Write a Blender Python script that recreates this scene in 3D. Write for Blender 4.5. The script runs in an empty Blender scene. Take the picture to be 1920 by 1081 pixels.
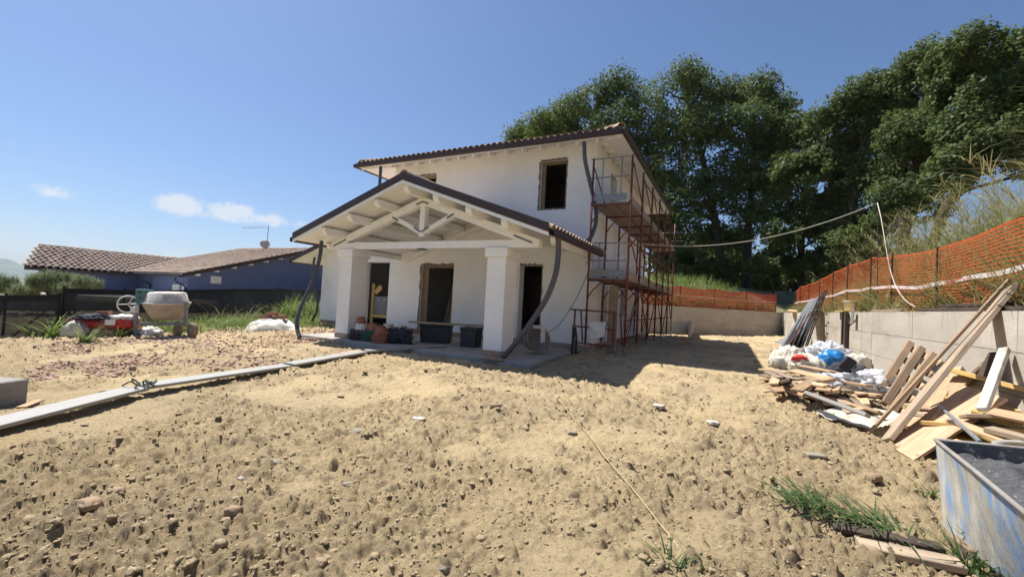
import bpy, math, random
import numpy as np
from mathutils import Vector, Matrix, Quaternion

# ------------------------------------------------------------------ camera, sky, sun, exposure
SC = bpy.context.scene
COL = SC.collection
rad = math.radians
FPX, YAW, PITCH, ROLL, CAMH = 802.3, .4711, .0301, .0536, 1.30
fwd = Vector((-math.sin(YAW) * math.cos(PITCH), math.cos(YAW) * math.cos(PITCH), math.sin(PITCH)))
rgt0 = Vector((math.cos(YAW), math.sin(YAW), 0)); up0 = rgt0.cross(fwd)
rgt = math.cos(ROLL) * rgt0 + math.sin(ROLL) * up0
upv = -math.sin(ROLL) * rgt0 + math.cos(ROLL) * up0
CAM = Vector((0, 0, CAMH))
cam_data = bpy.data.cameras.new('camera'); cam = bpy.data.objects.new('camera', cam_data); COL.objects.link(cam)
cam_data.sensor_width = 36; cam_data.lens = 36 * FPX / 1920; cam_data.clip_start = .05; cam_data.clip_end = 20000
cam.matrix_world = Matrix(((rgt.x, upv.x, -fwd.x, CAM.x), (rgt.y, upv.y, -fwd.y, CAM.y), (rgt.z, upv.z, -fwd.z, CAM.z), (0, 0, 0, 1)))
SC.camera = cam

SUN_TO = Vector((-0.56, 0.10, 1.0)).normalized()          # towards the sun: high, from the left, a little behind the house
sun_el = math.asin(SUN_TO.z); sun_az = math.atan2(SUN_TO.x, SUN_TO.y)
world = bpy.data.worlds.new('World'); SC.world = world; world.use_nodes = True
wn, wl = world.node_tree.nodes, world.node_tree.links
wn.clear()
w_out = wn.new('ShaderNodeOutputWorld'); w_bg = wn.new('ShaderNodeBackground'); w_sky = wn.new('ShaderNodeTexSky')
w_sky.sky_type = 'NISHITA'; w_sky.sun_disc = False; w_sky.sun_elevation = sun_el; w_sky.sun_rotation = sun_az
w_sky.altitude = 250; w_sky.air_density = 1.05; w_sky.dust_density = 1.1; w_sky.ozone_density = 10.0
w_bg.inputs['Strength'].default_value = .072
wl.new(w_bg.outputs[0], w_out.inputs[0])
# a few small fair-weather clouds low in the sky: soft noisy blobs in sky directions
def cloud_dir(px, py):
    d = rgt * ((px - 960) / FPX) + upv * ((540.5 - py) / FPX) + fwd
    return d.normalized()
tc = wn.new('ShaderNodeTexCoord')
nz = wn.new('ShaderNodeTexNoise'); nz.inputs['Scale'].default_value = 55; nz.inputs['Detail'].default_value = 9; nz.inputs['Roughness'].default_value = .66; nz.inputs['Distortion'].default_value = .5
wl.new(tc.outputs['Generated'], nz.inputs['Vector'])
acc = None
for (px, py, wpx, hpx, dens) in ((104, 360, 46, 20, .75), (338, 383, 56, 30, 1.0), (375, 400, 60, 17, .6), (436, 398, 60, 28, .95), (472, 410, 50, 16, .6), (508, 412, 40, 20, .85), (566, 421, 28, 13, .6)):
    d = cloud_dir(px, py); hr = Vector((d.y, -d.x, 0)).normalized(); hu = hr.cross(d)
    k = FPX * (1 / (d.dot(fwd)))
    def dotn(vec, s):
        n = wn.new('ShaderNodeVectorMath'); n.operation = 'DOT_PRODUCT'; n.inputs[1].default_value = vec
        wl.new(tc.outputs['Generated'], n.inputs[0])
        m = wn.new('ShaderNodeMath'); m.operation = 'MULTIPLY'; m.inputs[1].default_value = s; wl.new(n.outputs['Value'], m.inputs[0])
        p = wn.new('ShaderNodeMath'); p.operation = 'POWER'; p.inputs[1].default_value = 2
        a = wn.new('ShaderNodeMath'); a.operation = 'ABSOLUTE'; wl.new(m.outputs[0], a.inputs[0]); wl.new(a.outputs[0], p.inputs[0])
        return p
    a, b = dotn(hr, k / wpx), dotn(hu, k / hpx)
    s = wn.new('ShaderNodeMath'); s.operation = 'ADD'; wl.new(a.outputs[0], s.inputs[0]); wl.new(b.outputs[0], s.inputs[1])
    f = wn.new('ShaderNodeMath'); f.operation = 'SUBTRACT'; f.inputs[0].default_value = 1.0; wl.new(s.outputs[0], f.inputs[1])
    fr = wn.new('ShaderNodeVectorMath'); fr.operation = 'DOT_PRODUCT'; fr.inputs[1].default_value = d; wl.new(tc.outputs['Generated'], fr.inputs[0])
    gt = wn.new('ShaderNodeMath'); gt.operation = 'GREATER_THAN'; gt.inputs[1].default_value = .5; wl.new(fr.outputs['Value'], gt.inputs[0])
    mx = wn.new('ShaderNodeMath'); mx.operation = 'MAXIMUM'; mx.inputs[1].default_value = 0; wl.new(f.outputs[0], mx.inputs[0])
    g2 = wn.new('ShaderNodeMath'); g2.operation = 'MULTIPLY'; wl.new(mx.outputs[0], g2.inputs[0]); wl.new(gt.outputs[0], g2.inputs[1])
    g3 = wn.new('ShaderNodeMath'); g3.operation = 'MULTIPLY'; g3.inputs[1].default_value = dens; wl.new(g2.outputs[0], g3.inputs[0])
    if acc is None: acc = g3
    else:
        m2 = wn.new('ShaderNodeMath'); m2.operation = 'MAXIMUM'; wl.new(acc.outputs[0], m2.inputs[0]); wl.new(g3.outputs[0], m2.inputs[1]); acc = m2
ns = wn.new('ShaderNodeMath'); ns.operation = 'MULTIPLY_ADD'; ns.inputs[1].default_value = 2.6; ns.inputs[2].default_value = -1.25; wl.new(nz.outputs['Fac'], ns.inputs[0])
ad = wn.new('ShaderNodeMath'); ad.operation = 'ADD'; wl.new(acc.outputs[0], ad.inputs[0]); wl.new(ns.outputs[0], ad.inputs[1])
gate = wn.new('ShaderNodeMath'); gate.operation = 'MULTIPLY'; wl.new(acc.outputs[0], gate.inputs[0]); wl.new(ad.outputs[0], gate.inputs[1])
rp = wn.new('ShaderNodeMapRange'); rp.interpolation_type = 'SMOOTHSTEP'; rp.inputs['From Min'].default_value = .06; rp.inputs['From Max'].default_value = .75
rp.inputs['To Max'].default_value = .8
wl.new(gate.outputs[0], rp.inputs['Value'])
cm = wn.new('ShaderNodeMixRGB'); cm.inputs['Color2'].default_value = (6.6, 6.9, 7.3, 1)
wl.new(rp.outputs[0], cm.inputs['Fac']); wl.new(w_sky.outputs[0], cm.inputs['Color1']); wl.new(cm.outputs[0], w_bg.inputs['Color'])

sun_data = bpy.data.lights.new('sun', 'SUN'); sun_data.energy = 5.0; sun_data.angle = rad(.53); sun_data.color = (1, .955, .88)
sun = bpy.data.objects.new('sun', sun_data); COL.objects.link(sun)
sun.rotation_euler = SUN_TO.to_track_quat('Z', 'Y').to_euler()
SC.view_settings.view_transform = 'Standard'; SC.view_settings.look = 'None'
SC.view_settings.exposure = .76; SC.view_settings.gamma = 1; SC.view_settings.use_curve_mapping = False
SC.cycles.max_bounces = 8; SC.cycles.transparent_max_bounces = 24

# ------------------------------------------------------------------ pixel of the photograph -> point of the place
def ray(px, py):
    return rgt * ((px - 960) / FPX) + upv * ((540.5 - py) / FPX) + fwd
def AX(px, py, ax, val):
    d = ray(px, py); t = (val - CAM[ax]) / d[ax]; return CAM + d * t
def PX(px, py, x): return AX(px, py, 0, x)
def PY(px, py, y): return AX(px, py, 1, y)
def PZ(px, py, z): return AX(px, py, 2, z)
def sst(a, b, t):
    u = np.clip((t - a) / (b - a), 0, 1); return u * u * (3 - 2 * u)
def gz(x, y):
    return -0.27 + 0.32 * sst(3, 11, y) - .15 * sst(-9, -17, x) - .05 * sst(-3, -5, x) - .02 * np.clip(-17 - np.asarray(x, float), 0, 400)
def G(px, py, dz=0):
    z = 0.
    for _ in range(40):
        q = PZ(px, py, z + dz); z = .5 * z + .5 * float(gz(q.x, q.y))
    return Vector((q.x, q.y, z + dz))

# ------------------------------------------------------------------ noise for shaping
def _h(ix, iy, iz, seed):
    n = (ix.astype(np.int64) * 374761393 + iy.astype(np.int64) * 668265263 + iz.astype(np.int64) * 2147483647 + seed * 144665) & 0xffffffff
    n = ((n ^ (n >> 13)) * 1274126177) & 0xffffffff
    n = ((n ^ (n >> 16)) * 2246822519) & 0xffffffff
    return ((n ^ (n >> 15)) & 0xffffff) / float(0xffffff)
def noise(x, y, z=0., seed=0):
    x, y, z = np.broadcast_arrays(np.asarray(x, float), np.asarray(y, float), np.asarray(z, float))
    ix, iy, iz = np.floor(x), np.floor(y), np.floor(z); fx, fy, fz = x - ix, y - iy, z - iz
    ix, iy, iz = ix.astype(int), iy.astype(int), iz.astype(int)
    u, v, w = (f * f * f * (f * (f * 6 - 15) + 10) for f in (fx, fy, fz))
    def c(a, b, d): return _h(ix + a, iy + b, iz + d, seed)
    x00 = c(0, 0, 0) * (1 - u) + c(1, 0, 0) * u; x10 = c(0, 1, 0) * (1 - u) + c(1, 1, 0) * u
    if np.any(fz != 0):
        x01 = c(0, 0, 1) * (1 - u) + c(1, 0, 1) * u; x11 = c(0, 1, 1) * (1 - u) + c(1, 1, 1) * u
        return ((x00 * (1 - v) + x10 * v) * (1 - w) + (x01 * (1 - v) + x11 * v) * w) * 2 - 1
    return (x00 * (1 - v) + x10 * v) * 2 - 1
def fbm(x, y, z=0., o=4, seed=0, g=.5):
    s = 0; a = 1; f = 1
    for i in range(o):
        s = s + a * noise(np.asarray(x) * f + 17.3 * i, np.asarray(y) * f - 9.1 * i, np.asarray(z) * f, seed + i); a *= g; f *= 2.03
    return s

# ------------------------------------------------------------------ materials
MATS = {}
def M(name, c1, c2=None, scale=4., rough=.85, bump=0., bscale=None, metal=0., stretch=(1, 1, 1), rnd=0., detail=6., lo=.35, hi=.65, c3=None, s3=1.2, cells=False, trans=0., alpha=1., spec=.35, f3=(.5, .68)):
    if name in MATS: return MATS[name]
    m = bpy.data.materials.new(name); m.use_nodes = True; n, l = m.node_tree.nodes, m.node_tree.links
    b = n['Principled BSDF']; b.inputs['Roughness'].default_value = rough; b.inputs['Metallic'].default_value = metal
    b.inputs['Specular IOR Level'].default_value = spec
    tcn = n.new('ShaderNodeTexCoord'); mp = n.new('ShaderNodeMapping'); mp.inputs['Scale'].default_value = stretch
    l.new(tcn.outputs['Object'], mp.inputs['Vector'])
    src = None
    if c2 is not None:
        if cells:
            t = n.new('ShaderNodeTexVoronoi'); t.inputs['Scale'].default_value = scale; l.new(mp.outputs[0], t.inputs['Vector'])
            sp = n.new('ShaderNodeSeparateColor'); l.new(t.outputs['Color'], sp.inputs[0]); fac = sp.outputs[0]
        else:
            t = n.new('ShaderNodeTexNoise'); t.inputs['Scale'].default_value = scale; t.inputs['Detail'].default_value = detail; t.inputs['Roughness'].default_value = .62
            l.new(mp.outputs[0], t.inputs['Vector']); fac = t.outputs['Fac']
        mr = n.new('ShaderNodeMapRange'); mr.inputs['From Min'].default_value = 0 if cells else lo; mr.inputs['From Max'].default_value = 1 if cells else hi; l.new(fac, mr.inputs['Value'])
        mx = n.new('ShaderNodeMixRGB'); mx.inputs['Color1'].default_value = (*c1, 1); mx.inputs['Color2'].default_value = (*c2, 1); l.new(mr.outputs[0], mx.inputs['Fac'])
        src = mx.outputs[0]
        if c3 is not None:
            t3 = n.new('ShaderNodeTexNoise'); t3.inputs['Scale'].default_value = s3; t3.inputs['Detail'].default_value = 7; t3.inputs['Roughness'].default_value = .65; l.new(mp.outputs[0], t3.inputs['Vector'])
            r3 = n.new('ShaderNodeMapRange'); r3.inputs['From Min'].default_value = f3[0]; r3.inputs['From Max'].default_value = f3[1]; l.new(t3.outputs['Fac'], r3.inputs['Value'])
            m3 = n.new('ShaderNodeMixRGB'); l.new(r3.outputs[0], m3.inputs['Fac']); l.new(src, m3.inputs['Color1']); m3.inputs['Color2'].default_value = (*c3, 1); src = m3.outputs[0]
    else:
        rg = n.new('ShaderNodeRGB'); rg.outputs[0].default_value = (*c1, 1); src = rg.outputs[0]
    if rnd:
        oi = n.new('ShaderNodeObjectInfo'); hs = n.new('ShaderNodeHueSaturation')
        r = n.new('ShaderNodeMapRange'); r.inputs['To Min'].default_value = 1 - rnd; r.inputs['To Max'].default_value = 1 + rnd
        l.new(oi.outputs['Random'], r.inputs['Value']); l.new(r.outputs[0], hs.inputs['Value']); l.new(src, hs.inputs['Color']); src = hs.outputs[0]
    l.new(src, b.inputs['Base Color'])
    if bump:
        bt = n.new('ShaderNodeTexNoise'); bt.inputs['Scale'].default_value = bscale or scale * 4; bt.inputs['Detail'].default_value = 8; bt.inputs['Roughness'].default_value = .65; l.new(mp.outputs[0], bt.inputs['Vector'])
        bn = n.new('ShaderNodeBump'); bn.inputs['Strength'].default_value = bump; bn.inputs['Distance'].default_value = .02; l.new(bt.outputs['Fac'], bn.inputs['Height']); l.new(bn.outputs[0], b.inputs['Normal'])
    if trans:
        out = n['Material Output']; tr = n.new('ShaderNodeBsdfTranslucent'); l.new(src, tr.inputs['Color'])
        ms = n.new('ShaderNodeMixShader'); ms.inputs['Fac'].default_value = trans; l.new(b.outputs[0], ms.inputs[1]); l.new(tr.outputs[0], ms.inputs[2]); l.new(ms.outputs[0], out.inputs['Surface'])
    if alpha < 1: b.inputs['Alpha'].default_value = alpha
    MATS[name] = m; return m

SAND = (.47, .365, .215); 
def soil_material():
    m = bpy.data.materials.new('soil'); m.use_nodes = True; n, l = m.node_tree.nodes, m.node_tree.links; b = n['Principled BSDF']; b.inputs['Roughness'].default_value = .95; b.inputs['Specular IOR Level'].default_value = .12
    tcn = n.new('ShaderNodeTexCoord')
    def nz(scale, detail=8, rough=.62):
        t = n.new('ShaderNodeTexNoise'); t.inputs['Scale'].default_value = scale; t.inputs['Detail'].default_value = detail; t.inputs['Roughness'].default_value = rough; l.new(tcn.outputs['Object'], t.inputs['Vector']); return t.outputs['Fac']
    def mr(s, a, b_, c=0., d=1.):
        r = n.new('ShaderNodeMapRange'); r.inputs['From Min'].default_value = a; r.inputs['From Max'].default_value = b_; r.inputs['To Min'].default_value = c; r.inputs['To Max'].default_value = d; l.new(s, r.inputs['Value']); return r.outputs[0]
    def mix(f, a, b_):
        x = n.new('ShaderNodeMixRGB'); l.new(f, x.inputs['Fac'])
        for k, v in ((1, a), (2, b_)):
            if isinstance(v, tuple): x.inputs[k].default_value = (*v, 1)
            else: l.new(v, x.inputs[k])
        return x.outputs[0]
    def attr(a): t = n.new('ShaderNodeAttribute'); t.attribute_name = a; return t.outputs['Fac']
    c = mix(mr(nz(1.1), .35, .65), (.61, .48, .28), (.53, .405, .23))
    c = mix(mr(nz(.45, 6), .45, .68), c, (.45, .35, .22))
    lo = n.new('ShaderNodeMath'); lo.operation = 'MULTIPLY'; l.new(mr(attr('loose'), .2, .95, 0, .75), lo.inputs[0]); l.new(mr(nz(3.2), .3, .6), lo.inputs[1])
    c = mix(lo.outputs[0], c, (.395, .30, .178))
    c = mix(mr(attr('lump'), .2, 1.2, 0, .85), c, (.27, .21, .14))  # lumps tinted darker: fresh soil, plus colour standing in for self-shadow
    g = mix(mr(nz(48, 5, .75), .53, .66), c, (.24, .185, .125)); g = mix(mr(nz(33, 5, .75), .60, .70), g, (.62, .52, .36)); l.new(g, b.inputs['Base Color'])
    bt = nz(26, 10, .82); bn = n.new('ShaderNodeBump'); bn.inputs['Strength'].default_value = 1.0; bn.inputs['Distance'].default_value = .045; l.new(bt, bn.inputs['Height']); l.new(bn.outputs[0], b.inputs['Normal'])
    return m
m_soil = soil_material()
m_clod = M('clod', (.42, .33, .21), (.29, .225, .145), scale=3.0, rough=.97, bump=.8, bscale=45, spec=.1)
m_stucco = M('stucco', (.88, .87, .855), (.83, .815, .80), scale=1.3, rough=.93, bump=.25, bscale=60, c3=(.74, .72, .695), s3=.7, f3=(.54, .78), spec=.2)
m_whitewood = M('white_painted_wood', (.85, .845, .83), (.79, .78, .76), scale=3, rough=.6, bump=.06, bscale=30, spec=.3)
m_brown = M('brown_metal', (.055, .034, .030), (.045, .028, .026), scale=6, rough=.45, spec=.4)
m_tile = M('roof_tile', (.50, .37, .28), (.36, .25, .19), scale=7, rough=.9, bump=.3, rnd=.22, c3=(.58, .50, .41), s3=3, spec=.15)
m_tilef = M('roof_tile_field', (.58, .455, .365), (.45, .335, .26), scale=4.2, rough=.9, bump=.3, cells=True, spec=.15)
m_pipe = M('grey_pipe', (.085, .09, .105), (.065, .068, .08), scale=8, rough=.5)
m_plate = M('steel_plate', (.16, .165, .17), (.11, .11, .115), scale=20, rough=.5, metal=.6)
m_skirt = M('skirting_tile', (.40, .27, .205), (.33, .22, .17), scale=6, rough=.8, rnd=.18)
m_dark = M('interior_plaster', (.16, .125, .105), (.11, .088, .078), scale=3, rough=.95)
m_woodraw = M('raw_timber', (.30, .215, .14), (.20, .14, .09), scale=5, stretch=(.5, 6, 6), rough=.85, bump=.2, rnd=.2)
m_lumber = M('sawn_lumber', (.50, .34, .20), (.36, .235, .135), scale=5, stretch=(.6, 7, 7), rough=.85, bump=.25, rnd=.28, c3=(.30, .235, .17), s3=2.2)
m_lumber_grey = M('weathered_lumber', (.40, .31, .22), (.27, .205, .145), scale=5, stretch=(.6, 7, 7), rough=.9, bump=.25, rnd=.25, c3=(.22, .18, .14), s3=2)
m_yellow = M('yellow_shuttering', (.62, .42, .14), (.50, .33, .12), scale=5, stretch=(.6, 6, 6), rough=.7, bump=.1, rnd=.22, c3=(.42, .34, .22), s3=2.5)
m_ply = M('plywood', (.58, .38, .24), (.44, .27, .165), scale=4, stretch=(.5, 5, 5), rough=.8, bump=.15, c3=(.36, .21, .13), s3=5, f3=(.52, .66))
m_redpole = M('red_painted_steel', (.22, .045, .030), (.13, .038, .028), scale=9, rough=.55, c3=(.085, .06, .05), s3=6, spec=.4)
m_galv = M('galvanised_steel', (.27, .285, .30), (.20, .21, .22), scale=8, rough=.5, metal=.35)
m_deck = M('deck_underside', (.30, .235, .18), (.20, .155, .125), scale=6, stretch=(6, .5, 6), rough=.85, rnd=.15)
m_conc = M('concrete', (.50, .455, .385), (.42, .38, .32), scale=1.6, rough=.93, bump=.3, bscale=24, c3=(.33, .295, .245), s3=1.4, stretch=(1, .45, 1.6), rnd=.06, f3=(.5, .75), spec=.2)
m_slab = M('slab_concrete', (.40, .375, .34), (.31, .29, .26), scale=2, rough=.9, bump=.2)
m_orange = M('orange_plastic_net', (.70, .16, .045), (.56, .12, .04), scale=3, rough=.5, trans=.3)
m_shadednet = M('shaded_plastic_net', (.46, .09, .05), (.34, .07, .045), scale=3, rough=.5, trans=.3)  # darker, redder copy of the net; tree shade is put into the colour
m_tape = M('white_tape', (.74, .64, .62), (.70, .40, .36), scale=3, rough=.5, stretch=(1, .6, 1), lo=.5, hi=.62)
m_post = M('rusty_post', (.085, .06, .045), (.055, .04, .035), scale=9, rough=.8)
m_black = M('black_plastic', (.022, .024, .03), (.034, .036, .042), scale=4, rough=.5)
m_white = M('white_plastic', (.72, .71, .68), (.58, .56, .52), scale=6, rough=.5)
m_grey = M('grey_plastic', (.23, .24, .25), (.17, .175, .18), scale=5, rough=.6)
m_red = M('red_plastic', (.55, .045, .03), (.42, .03, .025), scale=5, rough=.45)
m_blue = M('blue_plastic', (.02, .20, .50), (.015, .13, .36), scale=7, rough=.35)
m_teal = M('teal_paint', (.07, .20, .20), (.05, .13, .13), scale=9, rough=.6, c3=(.16, .15, .13), s3=6)
m_drum = M('mixer_drum', (.58, .56, .52), (.46, .43, .39), scale=5, rough=.8, bump=.3, c3=(.30, .25, .21), s3=3)
m_drum2 = M('mixer_drum_lower', (.42, .34, .27), (.32, .255, .20), scale=5, rough=.85, bump=.3)
m_film = M('clear_film', (.74, .76, .79), (.55, .57, .62), scale=5, rough=.25, alpha=.55, spec=.6)
m_tarp = M('pale_sheet', (.62, .585, .50), (.50, .46, .38), scale=5, rough=.55, alpha=.93, spec=.4)
m_green = M('green_plastic', (.02, .10, .075), (.015, .07, .055), scale=5, rough=.5)
m_orangeit = M('orange_stuff', (.40, .14, .075), (.22, .09, .06), scale=6, rough=.6)
m_cloth = M('dark_cloth', (.045, .05, .065), (.03, .032, .042), scale=6, rough=.9)
m_terra = M('terracotta', (.40, .205, .135), (.32, .155, .105), scale=6, rough=.9, rnd=.15)
m_blockc = M('grey_block', (.30, .28, .26), (.235, .22, .20), scale=5, rough=.95, bump=.3)
m_alu = M('pale_plank_steel', (.33, .325, .305), (.26, .255, .24), scale=4, stretch=(.5, 5, 5), rough=.6, metal=.1, c3=(.36, .33, .29), s3=2)
m_bluewall = M('blue_stucco', (.115, .15, .285), (.10, .13, .25), scale=2, rough=.9, bump=.15)
m_glass = M('dark_glass', (.02, .022, .028), None, rough=.1)
m_bark = M('bark', (.065, .052, .040), (.036, .029, .023), scale=5, stretch=(3, 3, .8), rough=.95, bump=.6, bscale=12)
m_net = M('shade_net', (.018, .022, .026), (.026, .03, .034), scale=8, rough=.8, alpha=.93)
m_netband = M('shade_net_band', (.012, .013, .016), None, rough=.8)
m_rope = M('pale_rope', (.50, .46, .38), None, rough=.8)
m_cord = M('cord', (.42, .33, .20), None, rough=.9)
m_hill = M('far_hill', (.06, .10, .06), (.09, .12, .07), scale=.004, rough=1)
m_grassgnd = M('grassy_soil', (.22, .19, .10), (.13, .135, .06), scale=1.4, rough=.95, bump=.6, c3=(.34, .27, .16), s3=.5)

def leafmat(name, a, b, tr=.35, sc=.35):
    return M(name, a, b, scale=sc, rough=.6, trans=tr, detail=4, spec=.25, c3=tuple(min(.4, 1.45 * v) for v in a), s3=5.5, f3=(.50, .66))
m_oak = leafmat('oak_leaves', (.115, .150, .045), (.065, .096, .030), tr=.45)
m_oak2 = leafmat('oak_leaves_light', (.13, .165, .040), (.075, .110, .026), tr=.4)
m_olive = leafmat('olive_leaves', (.21, .25, .14), (.13, .165, .085), sc=1)
m_dry = leafmat('dry_grass', (.36, .30, .14), (.17, .19, .065), sc=.9, tr=.35)
m_weed = leafmat('green_weed', (.13, .20, .045), (.20, .23, .075), sc=1.2, tr=.4)
m_bankgrass = leafmat('bank_grass', (.27, .265, .105), (.19, .21, .075), sc=1.0, tr=.4)
m_freshgrass = leafmat('fresh_grass', (.05, .095, .028), (.075, .12, .04), sc=3, tr=.3)

# ------------------------------------------------------------------ builders
def tag(o, label=None, cat=None, group=None, kind=None):
    if label: o['label'] = label
    if cat: o['category'] = cat
    if group: o['group'] = group
    if kind: o['kind'] = kind
    return o
def empty(name, loc, label=None, cat=None, group=None):
    o = bpy.data.objects.new(name, None); o.empty_display_size = .2; COL.objects.link(o); o.location = loc
    return tag(o, label, cat, group)
def link(name, me, mat, parent=None, mw=None):
    o = bpy.data.objects.new(name, me); COL.objects.link(o)
    if mat is not None and len(me.materials) == 0: me.materials.append(mat)
    if parent is not None:
        o.parent = parent
        base = parent.matrix_basis if parent.parent is None else parent.parent.matrix_basis @ parent.matrix_basis
        o.matrix_basis = base.inverted() @ (mw if mw is not None else Matrix.Identity(4))
    elif mw is not None: o.matrix_basis = mw
    return o
def np_mesh(name, V, F, smooth=False):
    """V (n,3) array, F (m,k) int array of equal-size faces"""
    me = bpy.data.meshes.new(name); V = np.asarray(V, np.float32); F = np.asarray(F, np.int32); k = F.shape[1]
    me.vertices.add(len(V)); me.vertices.foreach_set('co', V.ravel())
    me.loops.add(F.size); me.loops.foreach_set('vertex_index', F.ravel())
    me.polygons.add(len(F)); me.polygons.foreach_set('loop_start', np.arange(0, F.size, k, dtype=np.int32))
    me.polygons.foreach_set('loop_total', np.full(len(F), k, np.int32))
    if smooth: me.polygons.foreach_set('use_smooth', np.ones(len(F), bool))
    me.update(calc_edges=True); return me
class MB:
    def __init__(s): s.v = []; s.f = []
    def add(s, vs, fs):
        o = len(s.v); s.v += [tuple(p) for p in vs]; s.f += [tuple(i + o for i in f) for f in fs]; return s
    def box(s, lo, hi):
        (a, b, c), (d, e, f) = lo, hi
        return s.add([(a, b, c), (d, b, c), (d, e, c), (a, e, c), (a, b, f), (d, b, f), (d, e, f), (a, e, f)],
                     [(3, 2, 1, 0), (4, 5, 6, 7), (0, 1, 5, 4), (1, 2, 6, 5), (2, 3, 7, 6), (3, 0, 4, 7)])
    def beam(s, p0, p1, w, h, up=(0, 0, 1)):
        p0, p1 = Vector(p0), Vector(p1); d = (p1 - p0).normalized(); u = Vector(up); sd = d.cross(u).normalized() * (w / 2); u = sd.cross(d).normalized() * (h / 2)
        vs = [p + a * sd + b * u for p in (p0, p1) for a, b in ((-1, -1), (1, -1), (1, 1), (-1, 1))]
        return s.add(vs, [(0, 1, 2, 3), (7, 6, 5, 4), (0, 4, 5, 1), (1, 5, 6, 2), (2, 6, 7, 3), (3, 7, 4, 0)])
    def tube(s, pts, r, n=8, cap=True):
        pts = [Vector(p) for p in pts]; rs = r if isinstance(r, (list, tuple)) else [r] * len(pts)
        rings = []; prev = None
        for i, p in enumerate(pts):
            d = (pts[min(i + 1, len(pts) - 1)] - pts[max(i - 1, 0)]).normalized()
            a = prev if prev is not None else (Vector((0, 0, 1)) if abs(d.z) < .9 else Vector((1, 0, 0)))
            a = (a - d * a.dot(d)).normalized(); prev = a; b = d.cross(a)
            rings.append([p + (a * math.cos(2 * math.pi * k / n) + b * math.sin(2 * math.pi * k / n)) * rs[i] for k in range(n)])
        vs = [q for ring in rings for q in ring]; fs = []
        for i in range(len(pts) - 1):
            for k in range(n): fs.append((i * n + k, i * n + (k + 1) % n, (i + 1) * n + (k + 1) % n, (i + 1) * n + k))
        if cap: fs += [tuple(range(n))[::-1], tuple((len(pts) - 1) * n + k for k in range(n))]
        return s.add(vs, fs)
    def lathe(s, prof, c=(0, 0, 0), ax=(0, 0, 1), n=24):
        ax = Vector(ax).normalized(); a = ax.orthogonal().normalized(); b = ax.cross(a); c = Vector(c); vs = []; fs = []
        for r, z in prof:
            for k in range(n):
                t = 2 * math.pi * k / n; vs.append(c + ax * z + (a * math.cos(t) + b * math.sin(t)) * r)
        for i in range(len(prof) - 1):
            for k in range(n): fs.append((i * n + k, i * n + (k + 1) % n, (i + 1) * n + (k + 1) % n, (i + 1) * n + k))
        return s.add(vs, fs)
    def prism(s, poly, d):
        d = Vector(d); n = len(poly); vs = [Vector(p) for p in poly] + [Vector(p) + d for p in poly]
        return s.add(vs, [tuple(range(n))[::-1], tuple(range(n, 2 * n))] + [(k, (k + 1) % n, n + (k + 1) % n, n + k) for k in range(n)])
    def build(s, name, mat, parent=None, smooth=False, bevel=0):
        me = bpy.data.meshes.new(name); me.from_pydata(s.v, [], s.f)
        import bmesh
        bm = bmesh.new(); bm.from_mesh(me); bmesh.ops.recalc_face_normals(bm, faces=bm.faces)
        if bevel: bmesh.ops.bevel(bm, geom=list(bm.edges), offset=bevel, segments=1, affect='EDGES', profile=.5)
        bm.to_mesh(me); bm.free()
        if smooth: me.shade_smooth() if hasattr(me, 'shade_smooth') else None
        me.update(); return link(name, me, mat, parent)
def catmull(pts, n=8):
    pts = [Vector(p) for p in pts]; P = [2 * pts[0] - pts[1]] + pts + [2 * pts[-1] - pts[-2]]; out = []
    for i in range(1, len(P) - 2):
        for k in range(n):
            t = k / n; a, b, c, d = P[i - 1], P[i], P[i + 1], P[i + 2]
            out.append(.5 * ((2 * b) + (c - a) * t + (2 * a - 5 * b + 4 * c - d) * t * t + (3 * b - a - 3 * c + d) * t ** 3))
    return out + [pts[-1]]
_bc = {}
def board_mesh(L, W, T, bev=.006, wob=0.0):
    key = (round(L, 2), round(W, 3), round(T, 3))
    if key in _bc: return _bc[key]
    import bmesh
    bm = bmesh.new(); bmesh.ops.create_cube(bm, size=1)
    for v in bm.verts: v.co = Vector((v.co.x * L, v.co.y * W, v.co.z * T))
    bmesh.ops.bevel(bm, geom=list(bm.edges), offset=min(bev, T * .25), segments=1, affect='EDGES')
    me = bpy.data.meshes.new('board'); bm.to_mesh(me); bm.free(); _bc[key] = me; return me
def board(name, p0, p1, W, T, mat, parent=None, up=(0, 0, 1), label=None, cat=None, group=None):
    """a sawn piece from p0 to p1 (axis), width W across, thickness T along 'up'"""
    p0, p1 = Vector(p0), Vector(p1); d = p1 - p0; L = d.length; x = d.normalized(); z = Vector(up); y = z.cross(x).normalized(); z = x.cross(y); c = (p0 + p1) / 2
    me = board_mesh(L, W, T)
    if mat is not None and len(me.materials) and me.materials[0] != mat: me = me.copy(); me.materials.clear()
    mw = Matrix(((x.x, y.x, z.x, c.x), (x.y, y.y, z.y, c.y), (x.z, y.z, z.z, c.z), (0, 0, 0, 1)))
    return tag(link(name, me, mat, parent, mw), label, cat, group)
import bmesh
def ico(sub):
    bm = bmesh.new(); bmesh.ops.create_icosphere(bm, subdivisions=sub, radius=1)
    V = np.array([v.co[:] for v in bm.verts]); F = np.array([[v.index for v in f.verts] for f in bm.faces]); bm.free(); return V, F
ICO = {k: ico(k) for k in (1, 2, 3, 4, 5)}
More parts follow.
